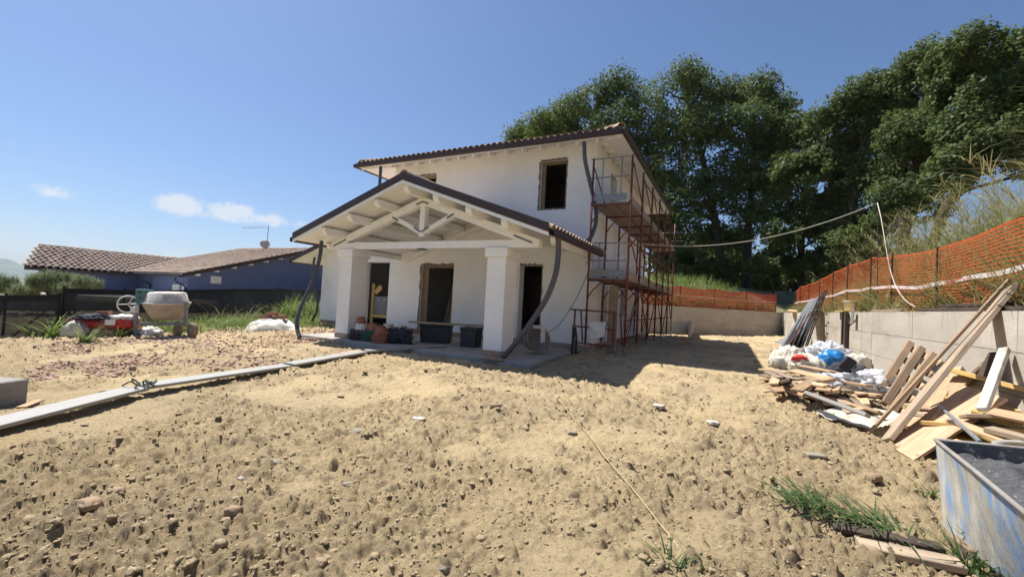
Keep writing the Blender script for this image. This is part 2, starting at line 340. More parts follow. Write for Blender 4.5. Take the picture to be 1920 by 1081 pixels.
def crumple(name, c, size, seed, mat, parent=None, amp=.25, sub=4, freq=2.2, flat=.45, rz=0, fold=.16, smooth=False, label=None, cat=None, group=None):
    V, F = ICO[sub]; V = V.copy()
    r = 1 + amp * (1 - 2 * np.abs(fbm(V[:, 0] * freq + seed, V[:, 1] * freq, V[:, 2] * freq, 3, seed))) * .7 + amp * .5 * fbm(V[:, 0] * 1.2, V[:, 1] * 1.2, V[:, 2] * 1.2 + seed, 2, seed + 5)
    if fold: r = r + fold * ((1 - np.abs(noise(V[:, 0] * 4.2 + seed, V[:, 1] * 4.2 + 1.5 * V[:, 2], V[:, 2] * 4.2, seed + 9))) ** 3 - .35) + fold * .6 * ((1 - np.abs(noise(V[:, 0] * 8.7, V[:, 1] * 8.7 + seed, V[:, 2] * 8.7 - V[:, 0] * 2, seed + 11))) ** 3 - .35)
    V = V * r[:, None]; V[:, 2] = np.where(V[:, 2] < -flat, -flat + (V[:, 2] + flat) * .08, V[:, 2]); V[:, 2] += flat
    V = V * np.array([size[0] / 2, size[1] / 2, size[2] / (1 + flat)])
    ca, sa = math.cos(rz), math.sin(rz); V = np.stack([V[:, 0] * ca - V[:, 1] * sa, V[:, 0] * sa + V[:, 1] * ca, V[:, 2]], 1)
    me = np_mesh(name, V, F, smooth)
    return tag(link(name, me, mat, parent, Matrix.Translation(c)), label, cat, group)
def sheet(name, pts4, n, seed, mat, amp=.06, freq=4, hfun=None, parent=None, smooth=True, label=None, cat=None, group=None, thick=.004):
    """crumpled sheet over a quad of four corner points; hfun(u,v) adds height"""
    a, b, c, d = (np.array(p) for p in pts4); u, v = np.meshgrid(np.linspace(0, 1, n), np.linspace(0, 1, n), indexing='ij')
    wob = 1 + .12 * fbm(u * 3, v * 3, seed, 2, seed)
    P = (a[None, None] * ((1 - u) * (1 - v))[..., None] + b * (u * (1 - v))[..., None] + c * (u * v)[..., None] + d * ((1 - u) * v)[..., None])
    L = np.linalg.norm(b - a); W = np.linalg.norm(d - a)
    ed = np.minimum(np.minimum(u, 1 - u), np.minimum(v, 1 - v))
    P[..., 0] += .10 * fbm(u * 4, v * 4, 3.3, 2, seed + 1) * L * .4; P[..., 1] += .10 * fbm(u * 4 + 9, v * 4, 1.3, 2, seed + 2) * W * .4
    h = amp * (.55 - np.abs(fbm(u * freq * L, v * freq * W, 0.5, 3, seed + 3))) * 1.4
    if hfun is not None: h = h + hfun(u, v)
    P[..., 2] += np.maximum(h, -.0)
    V = P.reshape(-1, 3); V2 = V.copy(); V2[:, 2] -= thick
    idx = np.arange(n * n).reshape(n, n); q = np.stack([idx[:-1, :-1], idx[1:, :-1], idx[1:, 1:], idx[:-1, 1:]], -1).reshape(-1, 4)
    cen = V.mean(0); me = np_mesh(name, V - cen, q, smooth)
    return tag(link(name, me, mat, parent, Matrix.Translation(cen)), label, cat, group)
RND = random.Random(11); NR = np.random.default_rng(5)

# ================================================================== the setting
# ---- building plot: churned sandy soil, one sheet, finest near where one stands
def clodmask(x, y):
    return np.clip(.14 + sst(-.75, .22, fbm(x * .42 + 3, y * .42, 0, 2, 21) + .75 * fbm(x * 1.7, y * 1.7 + 5, 0, 3, 23)), 0, 1)
def clods(x, y, cell, rmin, rmax, seed, dens):
    """domed angular lumps, one per cell at most: height field and a per-lump tint"""
    wx = x + cell * .28 * fbm(x / cell * .9, y / cell * .9, 0, 2, seed + 50); wy = y + cell * .28 * fbm(x / cell * .9 + 31, y / cell * .9, 0, 2, seed + 60)
    ix, iy = np.floor(wx / cell), np.floor(wy / cell); h = np.zeros_like(x); tint = np.zeros_like(x); z0 = np.zeros(x.shape, int)
    for a in (-1, 0, 1):
        for b in (-1, 0, 1):
            jx, jy = (ix + a).astype(int), (iy + b).astype(int); r1, r2_, r3, r4, r5 = (_h(jx, jy, z0 + q, seed) for q in range(5))
            px, py = (jx + .15 + .7 * r1) * cell, (jy + .15 + .7 * r2_) * cell; R = rmin + (rmax - rmin) * r3 ** 2.2; th = r4 * 6.28
            dx, dy = wx - px, wy - py; u = dx * np.cos(th) + dy * np.sin(th); v = (dy * np.cos(th) - dx * np.sin(th)) * (1.0 + .9 * r5)
            q = np.maximum(np.maximum(np.abs(u), np.abs(v)) * .9, np.hypot(u, v) * .92) / R
            hh = R * (.45 + .5 * r5) * np.clip(1 - q ** 2, 0, 1) ** .85 * (r4 < dens)
            tint = np.where(hh > h, r1, tint); h = np.maximum(h, hh)
    return h, tint
def soil_height(x, y, full=False):
    x, y = np.asarray(x, float), np.asarray(y, float); base = gz(x, y)
    lump = fbm(x * .35, y * .35, 0, 3, 3) * .045; m = clodmask(x, y)
    n1 = np.abs(fbm(x * 2.6 + .7 * fbm(x * 1.7, y * 1.7, 0, 2, 70), y * 2.6, 0, 3, 8)); n2 = np.abs(fbm(x * 6.8, y * 6.8 + .5, 0, 3, 9)); n3 = np.abs(fbm(x * 17., y * 17., 0, 2, 10))
    h = lump + m * ((n1 - .4) * .045 + (n2 - .4) * .052 + (n3 - .4) * .042) + (1 - m) * ((n2 - .4) * .012 + (n3 - .4) * .010)
    track = np.exp(-((x + 1.1 - .25 * (y - 4)) / .30) ** 2) * sst(11, 7, y); h = h * (1 - .35 * track) - .012 * track
    if not full: return base + h
    c0, t0 = clods(x, y, .62, .05, .15, 4, .42); c1, t1 = clods(x, y, .26, .025, .095, 5, .85); c2, t2 = clods(x, y, .115, .012, .046, 6, .8); c3, t3 = clods(x, y, .05, .006, .021, 7, .85)
    mm = m * (1 - .5 * track); c1 = np.maximum(c1 * .62 * sst(.35, .85, mm), c0 * .30 * sst(.6, 1., mm)); c2 = c2 * 1.15 * sst(.15, .65, mm); c3 = c3 * 1.35 * sst(.0, .4, mm)
    c = np.maximum(np.maximum(c1, c2 * .95), c3 * .9); t = np.where(c1 >= np.maximum(c2, c3), t1, np.where(c2 >= c3, t2, t3))
    return base + h + c, sst(.0, .012, c) * (.45 + .75 * t), mm
def fade_slab(x, y):      # flat under the porch slab and beside the house
    return 1 - sst(-12.2, -11.6, x) * sst(-3.3, -3.8, x) * sst(7.9, 8.5, y)
NRW, NCL = 675, 665
dr = np.geomspace(.9, 46, NRW); sc_ = np.linspace(-1.62, 1.5, NCL)
D, S = np.meshgrid(dr, sc_, indexing='ij'); f2 = np.array([-math.sin(YAW), math.cos(YAW)]); r2 = np.array([math.cos(YAW), math.sin(YAW)])
GX = D * f2[0] + D * S * r2[0]; GY = D * f2[1] + D * S * r2[1]
GZ, GT, GM = soil_height(GX, GY, True); fs_ = fade_slab(GX, GY); GZ = np.where(fs_ < 1, gz(GX, GY) * 1 + (GZ - gz(GX, GY)) * fs_ - .10 * (1 - fs_), GZ)
idx = np.arange(NRW * NCL).reshape(NRW, NCL)
Q = np.stack([idx[:-1, :-1], idx[:-1, 1:], idx[1:, 1:], idx[1:, :-1]], -1).reshape(-1, 4)
V = np.stack([GX, GY, GZ], -1).reshape(-1, 3)
keep = (V[Q[:, 0], 0] < 3.35)
g_me = np_mesh('ground', V, Q[keep], True); 
at_ = g_me.attributes.new('lump', 'FLOAT', 'POINT'); at_.data.foreach_set('value', GT.ravel().astype(np.float32))
at_ = g_me.attributes.new('loose', 'FLOAT', 'POINT'); at_.data.foreach_set('value', GM.ravel().astype(np.float32))
tag(link('ground', g_me, m_soil), kind='structure')
# wide land beyond the plot, down to the valley
def land_z(x, y):
    d = np.hypot(x, y)
    return gz(np.clip(x, -20, 30), np.clip(y, -5, 40)) - .09 - .045 * np.clip(-20 - x, 0, 700) - .02 * np.clip(d - 80, 0, 500)
lx = np.concatenate([-np.geomspace(6000, 30, 40), np.linspace(-28, 28, 30), np.geomspace(30, 6000, 40)])
LX, LY = np.meshgrid(lx, lx, indexing='ij'); idx = np.arange(LX.size).reshape(LX.shape)
Q = np.stack([idx[:-1, :-1], idx[1:, :-1], idx[1:, 1:], idx[:-1, 1:]], -1).reshape(-1, 4)
tag(link('terrain', np_mesh('terrain', np.stack([LX, LY, land_z(LX, LY) - .10], -1).reshape(-1, 3), Q, True), m_grassgnd), kind='structure')
# far wooded hill on the left
hu = np.linspace(-1, 1, 160); hv = np.linspace(-1, 1, 60); HU, HV = np.meshgrid(hu, hv, indexing='ij')
hc = CAM + ray(-160, 500) * 3600; hr_ = Vector((ray(-160, 500).y, -ray(-160, 500).x, 0)).normalized(); hf = Vector((-hr_.y, hr_.x, 0))
hz = 215 * np.exp(-(HU * 1.5 + .12) ** 2) * np.exp(-(HV * 1.6) ** 2) * (1 + .25 * fbm(HU * 5, HV * 5, 0, 5, 4)) + 60 * np.exp(-(HV * 1.6) ** 2) - 110
HP = np.stack([hc.x + HU * 1900 * hr_.x + HV * 900 * hf.x, hc.y + HU * 1900 * hr_.y + HV * 900 * hf.y, hz], -1).reshape(-1, 3)
idx = np.arange(HU.size).reshape(HU.shape); Q = np.stack([idx[:-1, :-1], idx[1:, :-1], idx[1:, 1:], idx[:-1, 1:]], -1).reshape(-1, 4)
tag(link('hill', np_mesh('hill', HP, Q, True), m_hill), kind='structure')

# ---- embankment held by the retaining walls
WX, WZ = 3.0, 1.51                                   # face of the long wall, its top
cornerB = Vector((3.0, 31.5, 0)); BK0 = G(1262, 624); BK0 = Vector((BK0.x, BK0.y, 0)); 
bdir = (cornerB - BK0).normalized(); bnor = Vector((-bdir.y, bdir.x, 0))      # bnor points away from us
BL = cornerB - bdir * 14.4
def bank_z(x, y):
    s = x - (WX + .3)                                # distance behind the long wall
    t = (x - cornerB.x) * bnor.x + (y - cornerB.y) * bnor.y - .3   # behind the back wall
    a = np.clip(s, 0, 60); b = np.clip(t, 0, 60)
    dd = np.hypot(a, b)
    rise = (1.75 + 1.0 * sst(28, 12, y)) * sst(.2, 5.0, dd)
    return WZ - .06 + rise - .02 * np.clip(dd - 14, 0, 60) + .10 * fbm(x * .6, y * .6, 0, 3, 31) * sst(.2, 1.5, dd)
ex = np.concatenate([np.linspace(WX + .12, 12, 60), np.geomspace(12.4, 60, 20)]); ey = np.linspace(-6, 70, 150)
EX, EY = np.meshgrid(ex, ey, indexing='ij'); idx = np.arange(EX.size).reshape(EX.shape)
Q = np.stack([idx[:-1, :-1], idx[1:, :-1], idx[1:, 1:], idx[:-1, 1:]], -1).reshape(-1, 4)
tag(link('embankment', np_mesh('embankment', np.stack([EX, EY, bank_z(EX, EY)], -1).reshape(-1, 3), Q, True), m_grassgnd), kind='structure')
# part behind the back wall (skewed strip)
tu = np.linspace(-14.4, 26, 110); tv = np.concatenate([np.linspace(.12, 8, 26), np.linspace(8.5, 40, 20)])
TU, TV = np.meshgrid(tu, tv, indexing='ij'); EX = cornerB.x + .12 + TU * bdir.x + TV * bnor.x; EY = cornerB.y + TU * bdir.y + TV * bnor.y
idx = np.arange(EX.size).reshape(EX.shape); Q = np.stack([idx[:-1, :-1], idx[1:, :-1], idx[1:, 1:], idx[:-1, 1:]], -1).reshape(-1, 4)
EV = np.stack([EX, EY, bank_z(EX, EY)], -1).reshape(-1, 3); Q = Q[EV[Q[:, 0], 0] < 3.3]
tag(link('rear_bank', np_mesh('rear_bank', EV, Q, True), m_grassgnd), kind='structure')

# ---- retaining walls: core plus cast panels with open joints
def retaining(name, A, B, nrm, label, splits, rows):
    A, B = Vector(A), Vector(B); root = empty(name, A, label, 'wall'); d = (B - A).normalized(); L = (B - A).length; nrm = Vector(nrm)
    MB().prism([A + nrm * .05 + Vector((0, 0, -.6)), A + nrm * .30 + Vector((0, 0, -.6)), A + nrm * .30 + Vector((0, 0, WZ - .004)), A + nrm * .05 + Vector((0, 0, WZ - .004))], B - A).build('core', m_conc, root)
    for i in range(len(splits) - 1):
        for j in range(len(rows) - 1):
            u0, u1, z0, z1 = splits[i] + .004, splits[i + 1] - .004, rows[j] + .004, rows[j + 1] - .004
            off = RND.uniform(0, .006)
            P = [A + d * u0 + nrm * off, A + d * u1 + nrm * off, A + d * u1 + nrm * .06, A + d * u0 + nrm * .06]
            mb = MB().prism([Vector((p.x, p.y, z0)) for p in P], (0, 0, z1 - z0)); mb.build('panel', m_conc, root)
    return root
sp = [0]; 
while sp[-1] < 34: sp.append(sp[-1] + RND.choice((2.4, 2.5, 2.5, 1.25)))
retaining('retaining_wall', (WX, cornerB.y, 0), (WX, cornerB.y - sp[-1], 0), (1, 0, 0), 'long sunlit concrete retaining wall with lumber leaning on it', sp, (-.6, .52, 1.02, WZ))
sb = [0, 2.4, 4.8, 7.2, 9.6, 12, 14.4]
retaining('rear_retaining_wall', cornerB, BL, bnor, 'low grey concrete wall closing the plot behind the house', sb, (-.6, .35, .66, 1.0, WZ))

# ---- porch slab
tag(MB().box((-11.25, 8.42, -.30), (-3.75, 12.24, 0)).build('porch_slab', m_slab, bevel=.01), kind='structure')

# ================================================================== the white house
YW, XR, XL, YB = 12.2, -3.65, -11.4, 20.7
house = empty('house', (-7.5, YW, 0), 'white plastered two-storey house under construction with timber gable porch', 'house')
def wall(name, A, d, nrm, L, z0, ztop, holes, t=.34, mat=None, parent=house):
    """A: outer base corner, d: along, nrm: inward; ztop: height or (h0,h1) for a sloping top; holes (u0,u1,z0,z1)"""
    A, d, nrm = Vector(A), Vector(d), Vector(nrm); h0, h1 = ztop if isinstance(ztop, tuple) else (ztop, ztop)
    us = sorted({0, L, *[h[0] for h in holes], *[h[1] for h in holes]}); zs = sorted({z0, min(h0, h1), *[h[2] for h in holes], *[h[3] for h in holes]})
    def solid(i, j):
        if i < 0 or j < 0 or i >= len(us) - 1 or j >= len(zs) - 1: return False
        u, z = (us[i] + us[i + 1]) / 2, (zs[j] + zs[j + 1]) / 2
        return not any(h[0] < u < h[1] and h[2] < z < h[3] for h in holes)
    mb = MB(); P = lambda u, z, k: A + d * u + nrm * (t * k) + Vector((0, 0, z))
    for i in range(len(us) - 1):
        for j in range(len(zs) - 1):
            if not solid(i, j): continue
            a, b, c, e = us[i], us[i + 1], zs[j], zs[j + 1]
            for k in (0, 1): mb.add([P(a, c, k), P(b, c, k), P(b, e, k), P(a, e, k)], [(0, 1, 2, 3)])
            for (ni, nj, q) in ((i - 1, j, ((a, c), (a, e))), (i + 1, j, ((b, c), (b, e))), (i, j - 1, ((a, c), (b, c))), (i, j + 1, ((a, e), (b, e)))):
                if not solid(ni, nj): mb.add([P(*q[0], 0), P(*q[1], 0), P(*q[1], 1), P(*q[0], 1)], [(0, 1, 2, 3)])
    if h0 != h1:
        zt = min(h0, h1); q = [(0, zt), (L, zt), (L, h1)] if h1 > h0 else [(0, zt), (L, zt), (0, h0)]
        mb.prism([P(u, z, 0) for u, z in q], nrm * t)
    # weld duplicate corners
    me = bpy.data.meshes.new(name); me.from_pydata([tuple(v) for v in mb.v], [], mb.f)
    bm = bmesh.new(); bm.from_mesh(me); bmesh.ops.remove_doubles(bm, verts=bm.verts, dist=.0005); bmesh.ops.recalc_face_normals(bm, faces=bm.faces); bm.to_mesh(me); bm.free()
    return link(name, me, mat or m_stucco, parent)
ZT = 6.192
wall('wall', (XL, YW, 0), (1, 0, 0), (0, 1, 0), XR - XL, -.3, ZT,
     [(1.5, 2.9, .14, 2.44), (5.43, 6.20, .20, 2.46), (1.0, 1.9, 4.2, 5.68), (5.98, 6.84, 4.22, 5.73)])
wall('wall', (XR, YW + .34, 0), (0, 1, 0), (-1, 0, 0), YB - YW - .68, -.3, ZT,
     [(1.42, 2.35, 4.25, 5.75), (.9, 1.75, .14, 2.3), (3.6, 4.7, .95, 2.25), (4.9, 6.0, 4.25, 5.75), (6.3, 7.3, .95, 2.3)])
wall('wall', (XR, YB, 0), (-1, 0, 0), (0, -1, 0), XR - XL, -.3, ZT, [(2, 3, 4.2, 5.7)])
wall('wall', (XL, YB - .34, 0), (0, -1, 0), (1, 0, 0), YB - YW - .68, -.3, ZT, [])
# ground-floor wing on the left, with the open garage bay
SL = .352
wz = lambda x: 2.50 + SL * (x + 15.7)      # underside of the wing roof
wall('wing_wall', (-15.05, YW, 0), (1, 0, 0), (0, 1, 0), XL + 15.05, -.3, (wz(-15.05), wz(XL)), [(2.33, 3.64, .0, 2.52)])
wall('wing_wall', (-15.05, YB - 2, 0), (0, -1, 0), (1, 0, 0), YB - 2 - YW - .34, -.3, wz(-14.9), [])
wall('wing_wall', (XL, YB - 2, 0), (-1, 0, 0), (0, -1, 0), XL + 15.05 - .34, -.3, (wz(XL), wz(-14.7)), [])
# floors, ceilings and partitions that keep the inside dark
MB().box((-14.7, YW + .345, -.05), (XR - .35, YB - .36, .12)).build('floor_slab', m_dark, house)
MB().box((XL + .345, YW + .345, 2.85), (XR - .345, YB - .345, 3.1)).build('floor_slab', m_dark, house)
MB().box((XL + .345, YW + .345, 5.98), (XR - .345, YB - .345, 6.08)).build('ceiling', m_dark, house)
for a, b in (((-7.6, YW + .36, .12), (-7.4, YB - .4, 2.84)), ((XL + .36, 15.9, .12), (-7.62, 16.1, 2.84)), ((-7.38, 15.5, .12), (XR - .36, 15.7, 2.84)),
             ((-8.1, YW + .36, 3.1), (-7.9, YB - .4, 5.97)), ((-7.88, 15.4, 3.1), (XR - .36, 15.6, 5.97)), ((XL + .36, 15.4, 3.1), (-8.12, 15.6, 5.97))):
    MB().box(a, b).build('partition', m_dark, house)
# skirting tiles along the front and round the corner
x = -15.0; 
while x < XR - .1:
    w = .30
    if not (-12.75 < x + .15 < -11.35): board('skirting_tile', (x + .003, YW - .012, .07), (x + w - .003, YW - .012, .07), .14, .02, m_skirt, house, up=(0, -1, 0))
    x += w
for k in range(27):
    y = YW + .02 + k * .3; board('skirting_tile', (XR + .012, y + .003, .07), (XR + .012, y + .297, .07), .14, .02, m_skirt, house, up=(1, 0, 0))
for a, b, z in ((-9.9, -8.5, .13), (-5.97, -5.2, .19)):
    MB().box((a, YW - .05, 0), (b, YW + .30, z)).build('threshold', m_terra, house, bevel=.005)
# rough timber frames and bare plaster margins in the openings
def opening_frame(x0, x1, z0, z1, jamb=True, left=.14):
    f = MB().box((x0 + .002, YW + .10, z0), (x0 + left, YW + .16, z1 - .002)).box((x0 + left, YW + .10, z1 - .10), (x1 - .002, YW + .16, z1 - .002)).box((x1 - .05, YW + .10, z0), (x1 - .002, YW + .16, z1 - .10))
    return f.build('window_frame', m_woodraw, house)
m_margin = M('bare_render', (.13, .115, .10), (.24, .21, .18), scale=9, rough=.95, bump=.5)
def margin(x0, x1, z0, z1, sides, seed):
    for sd in sides:
        n = 26; t = np.linspace(0, 1, n); wv = .05 + .022 * fbm(t * 9, 0 * t + seed, 0, 3, seed)
        if sd == 'L': P = [(x0 + .01, z0 + (z1 - z0) * k) for k in t] + [(x0 - wv[i], z0 + (z1 - z0) * t[i]) for i in range(n - 1, -1, -1)]
        if sd == 'R': P = [(x1 - .01, z0 + (z1 - z0) * k) for k in t] + [(x1 + wv[i] * .6, z0 + (z1 - z0) * t[i]) for i in range(n - 1, -1, -1)]
        if sd == 'T': P = [(x0 + (x1 - x0) * k, z1 - .01) for k in t] + [(x0 + (x1 - x0) * t[i], z1 + wv[i]) for i in range(n - 1, -1, -1)]
        if sd == 'B': P = [(x0 - .04 + (x1 - x0 + .06) * k, z0 + .01) for k in t] + [(x0 - .04 + (x1 - x0 + .06) * t[i], z0 - wv[i] * .7) for i in range(n - 1, -1, -1)]
        me = MB().prism([(px, YW - .003, pz) for px, pz in P], (0, .01, 0)); me.build('plaster_margin', m_margin, house)
opening_frame(-5.42, -4.56, 4.22, 5.73, left=.13); margin(-5.42, -4.56, 4.22, 5.73, 'LTRB', 1)
opening_frame(-10.4, -9.5, 4.2, 5.68); margin(-10.4, -9.5, 4.2, 5.68, 'TR', 2)
opening_frame(-9.9, -8.5, .14, 2.44, left=.26); margin(-9.9, -8.5, .14, 2.44, 'LT', 3)
margin(-5.97, -5.2, .2, 2.46, 'TR', 4)
MB().box((-6.2, YW + 1.4, .13), (-5.3, YW + 1.44, 2.2)).build('door', M('door_board', (.10, .05, .038), (.06, .034, .028), scale=4, stretch=(5, 5, .6), rough=.8, rnd=.1), house)
for k, (a, zt) in enumerate(((-9.35, 2.1), (-9.15, 1.9), (-8.95, 2.2))):
    board('stacked_board', (a, YW + .75, .13), (a + .12 - .1 * k, YW + 1.25, zt), .16, .03, m_woodraw, house, up=(0, -1, 0))

# ---- roof tiles
TR = .105
def tile_shape(L=.44, r0=TR, r1=.085, n=6, th=.014):
    mb = MB(); vs = []
    for y, r in ((0, r0), (L, r1)):
        for rr in (r, r - th):
            for k in range(n + 1): a = math.pi * k / n; vs.append((math.cos(a) * rr, y, math.sin(a) * rr * .85))
    m = n + 1; fs = []
    for k in range(n):
        fs += [(k, k + 1, 2 * m + k + 1, 2 * m + k), (m + k, 3 * m + k, 3 * m + k + 1, m + k + 1), (k, m + k, m + k + 1, k + 1), (2 * m + k, 2 * m + k + 1, 3 * m + k + 1, 3 * m + k)]
    me = bpy.data.meshes.new('roof_tile'); me.from_pydata(vs, [], fs); me.materials.append(m_tile); me.update(); return me
TILE = tile_shape()
def put_tile(P, along, nrm, parent, name='roof_tile', me=None, s=1):
    y = Vector(along).normalized(); z = Vector(nrm); x = y.cross(z).normalized(); z = x.cross(y)
    mw = Matrix(((x.x * s, y.x * s, z.x * s, P[0]), (x.y * s, y.y * s, z.y * s, P[1]), (x.z * s, y.z * s, z.z * s, P[2]), (0, 0, 0, 1)))
    return link(name, me or TILE, m_tile, parent, mw)
def tile_field(name, P0, U, Vd, width, vmax, parent, pitch=.21, row=.36, v0=0., mat=None, vmin=None, seg=5, jit=0.0):
    """barrel tiles laid in columns over a slope; vmax(u) is how far up the slope a column runs"""
    P0, U, Vd = Vector(P0), Vector(U).normalized(), Vector(Vd).normalized(); N = U.cross(Vd).normalized()
    if N.z < 0: N = -N
    V = []; F = []
    for i in range(int(width / pitch)):
        u = (i + .5) * pitch; ve = vmax(u); vs_ = max(v0, vmin(u) if vmin else v0); r = pitch * .5
        j = 0; v = vs_
        while v < ve - .02:
            v1 = min(v + row, ve); o = len(V); jx = RND.uniform(-1, 1) * jit; jl = RND.uniform(-.5, 1) * jit
            for vv, lift, rr in ((v, .035 + jl, r), (v1, .0, r * .86)):
                for k in range(seg + 1):
                    a = math.pi * k / seg; V.append(P0 + U * (u + jx + math.cos(a) * rr) + Vd * vv + N * (lift + math.sin(a) * rr * .75 + .01))
            m = seg + 1
            for k in range(seg): F.append((o + k, o + k + 1, o + m + k + 1, o + m + k))
            # down-turned front lip
            for k in range(seg + 1):
                V.append(Vector(V[o + k]) - N * .022)
            for k in range(seg): F.append((o + k, o + 2 * m + k, o + 2 * m + k + 1, o + k + 1))
            v = v1
    if not F: return
    me = np_mesh(name, np.array([p[:] for p in V]), np.array(F)); return tag(link(name, me, mat or m_tilef, parent), kind='stuff')

# ---- upper hip roof
EX0, EX1, EY0, EY1, EZ, HS = -12.38, -2.71, 11.3, 21.6, 5.93, .30
hw = (EX1 - EX0) / 2; cx = (EX0 + EX1) / 2; RZ = EZ + hw * HS
rv = [(EX0, EY0, EZ), (EX1, EY0, EZ), (EX1, EY1, EZ), (EX0, EY1, EZ), (cx, EY0 + hw, RZ), (cx, EY1 - hw, RZ)]
vs = rv + [(a, b, c + .10) for a, b, c in rv]
MB().add(vs, [(0, 4, 1), (1, 4, 5, 2), (2, 5, 3), (3, 5, 4, 0), (6, 7, 10), (7, 8, 11, 10), (8, 9, 11), (9, 6, 10, 11), (0, 1, 7, 6), (1, 2, 8, 7), (2, 3, 9, 8), (3, 0, 6, 9)]).build('roof_deck', m_whitewood, house)
sl = math.sqrt(1 + HS * HS)
tile_field('tile_field', (EX0, EY0, EZ + .10), (1, 0, 0), (0, 1, HS), EX1 - EX0, lambda u: min(u, (EX1 - EX0) - u) * sl, house, v0=.40)
tile_field('tile_field', (EX1, EY0, EZ + .10), (0, 1, 0), (-1, 0, HS), EY1 - EY0, lambda u: min(u, EY1 - EY0 - u, hw) * sl, house, v0=.40)
tile_field('tile_field', (EX0, EY0, EZ + .10), (0, 1, 0), (1, 0, HS), EY1 - EY0, lambda u: min(u, EY1 - EY0 - u, hw) * sl, house, v0=.0)
nf = Vector((0, -HS, 1)).normalized(); nr = Vector((HS, 0, 1)).normalized()
for i in range(int((EX1 - EX0) / .21)):
    u = (i + .5) * .21; put_tile((EX0 + u + RND.uniform(-.006, .006), EY0 - .05, EZ + .115 + RND.uniform(0, .01)), (0, 1, HS), nf, house)
for i in range(int((EY1 - EY0) / .21)):
    u = (i + .5) * .21; put_tile((EX1 + .05, EY0 + u, EZ + .115), (-1, 0, HS), nr, house)
for (x0, sx) in ((EX1, -1), (EX0, 1)):
    for k in range(18):
        t = .02 + k * .34 / math.sqrt(2); put_tile((x0 + sx * t, EY0 + t, EZ + .19 + t * HS + RND.uniform(0, .012)), (sx, 1, HS), (0, 0, 1), house, 'ridge_tile', s=1.25)
# gutters, rafter tails
def gutter(P, Q, out, parent=house, r=.075):
    P, Q, out = Vector(P), Vector(Q), Vector(out); pr = [(.0, .075), (.0, -.055), (.035, -.08), (.10, -.08), (.13, -.05), (.13, .055), (.118, .055), (.118, -.045), (.095, -.068), (.04, -.068), (.012, -.045), (.012, .075)]
    return MB().prism([P + out * a + Vector((0, 0, b)) for a, b in pr], Q - P).build('gutter', m_brown, parent)
gutter((EX0, EY0 - .002, EZ + .05), (EX1, EY0 - .002, EZ + .05), (0, -1, 0))
gutter((EX1 + .002, EY0 - .13, EZ + .05), (EX1 + .002, EY1, EZ + .05), (1, 0, 0)); gutter((EX0 - .002, EY0 - .13, EZ + .05), (EX0 - .002, EY1, EZ + .05), (-1, 0, 0))
for k in range(16):
    xx = XL - .55 + k * .60
    if xx < EX1 - .5: MB().beam((xx, YW - .02, EZ + .88 * HS - .05), (xx, YW - .34, EZ + .56 * HS - .05), .09, .10).build('rafter_tail', m_whitewood, house)
for k in range(14):
    yy = YW + .1 + k * .62; MB().beam((XR + .02, yy, EZ + .92 * HS - .05), (XR + .34, yy, EZ + .60 * HS - .05), .09, .10).build('rafter_tail', m_whitewood, house)
MB().beam((XR + .05, YW - .05, EZ + .22), (EX1 - .08, EY0 + .08, EZ - .01), .11, .12).build('hip_rafter', m_whitewood, house)
MB().beam((XL - .05, YW - .05, EZ + .22), (EX0 + .08, EY0 + .08, EZ - .01), .11, .12).build('hip_rafter', m_whitewood, house)

# ---- porch: columns, truss, purlins, gable roof
RX, FY = -7.22, 7.98                                  # ridge line, front edge
zu = lambda x: 4.10 - SL * abs(x - RX)                # underside of the boards
LE, RE = -11.16, -3.30
for x0 in (-10.12, -5.16):
    c = MB().box((x0, 8.76, .13), (x0 + .5, 9.36, 2.32)).build('column', m_stucco, house, bevel=.006)
    MB().box((x0 - .05, 8.71, 2.322), (x0 + .55, 9.41, 2.54)).build('capital', m_stucco, c, bevel=.006)
    for k in range(2):
        board('base_tile', (x0 + .003 + .25 * k, 8.752, .065), (x0 + .247 + .25 * k, 8.752, .065), .13, .016, m_skirt, c, up=(0, -1, 0))
        board('base_tile', (x0 + .508, 8.763 + .3 * k, .065), (x0 + .508, 9.057 + .3 * k, .065), .13, .016, m_skirt, c, up=(1, 0, 0))
    MB().box((x0 + .005, 8.765, 0), (x0 + .495, 9.355, .128)).build('footing', m_stucco, c)
TY0, TY1 = 8.78, 8.97; ty = (TY0 + TY1) / 2
MB().box((-10.42, TY0, 2.545), (-3.86, TY1, 2.73)).build('tie_beam', m_whitewood, house, bevel=.008)
for sgn, xe in ((-1, -10.55), (1, -3.92)):
    p0 = Vector((xe, ty, zu(xe) - .30)); p1 = Vector((RX + sgn * .0, ty, zu(RX) - .30)); 
    MB().beam(p0 + Vector((0, .002, 0)), p1, .186, .20).build('rafter', m_whitewood, house, bevel=.006)
MB().box((RX - .08, TY0 + .01, 2.86), (RX + .08, TY1 - .01, zu(RX) - .36)).build('king_post', m_whitewood, house, bevel=.005)
for sx in (-1, 1):
    MB().beam((RX + sx * .07, ty, 2.98), (RX + sx * .96, ty, zu(RX + .96) - .37), .15, .12).build('strut', m_whitewood, house, bevel=.005)
py_ = TY0 - .006
def plate(a, b, w=.035):
    MB().beam((a[0], py_, a[1]), (b[0], py_, b[1]), .012, w).build('bracket', m_plate, house)
plate((RX - .20, zu(RX) - .40), (RX + .0, zu(RX) - .33)); plate((RX + .20, zu(RX) - .40), (RX + .005, zu(RX) - .33)); plate((RX, zu(RX) - .36), (RX, zu(RX) - .54), .04)
for sx in (-1, 1):
    plate((RX + sx * .80, zu(RX + .96) - .46), (RX + sx * 1.0, zu(RX + .96) - .36), .04); plate((RX + sx * .02, 2.98), (RX + sx * .24, 3.10), .035)
    plate((RX + sx * 3.2, zu(RX + 3.2) - .325), (RX + sx * 2.72, zu(RX + 2.72) - .315), .035)
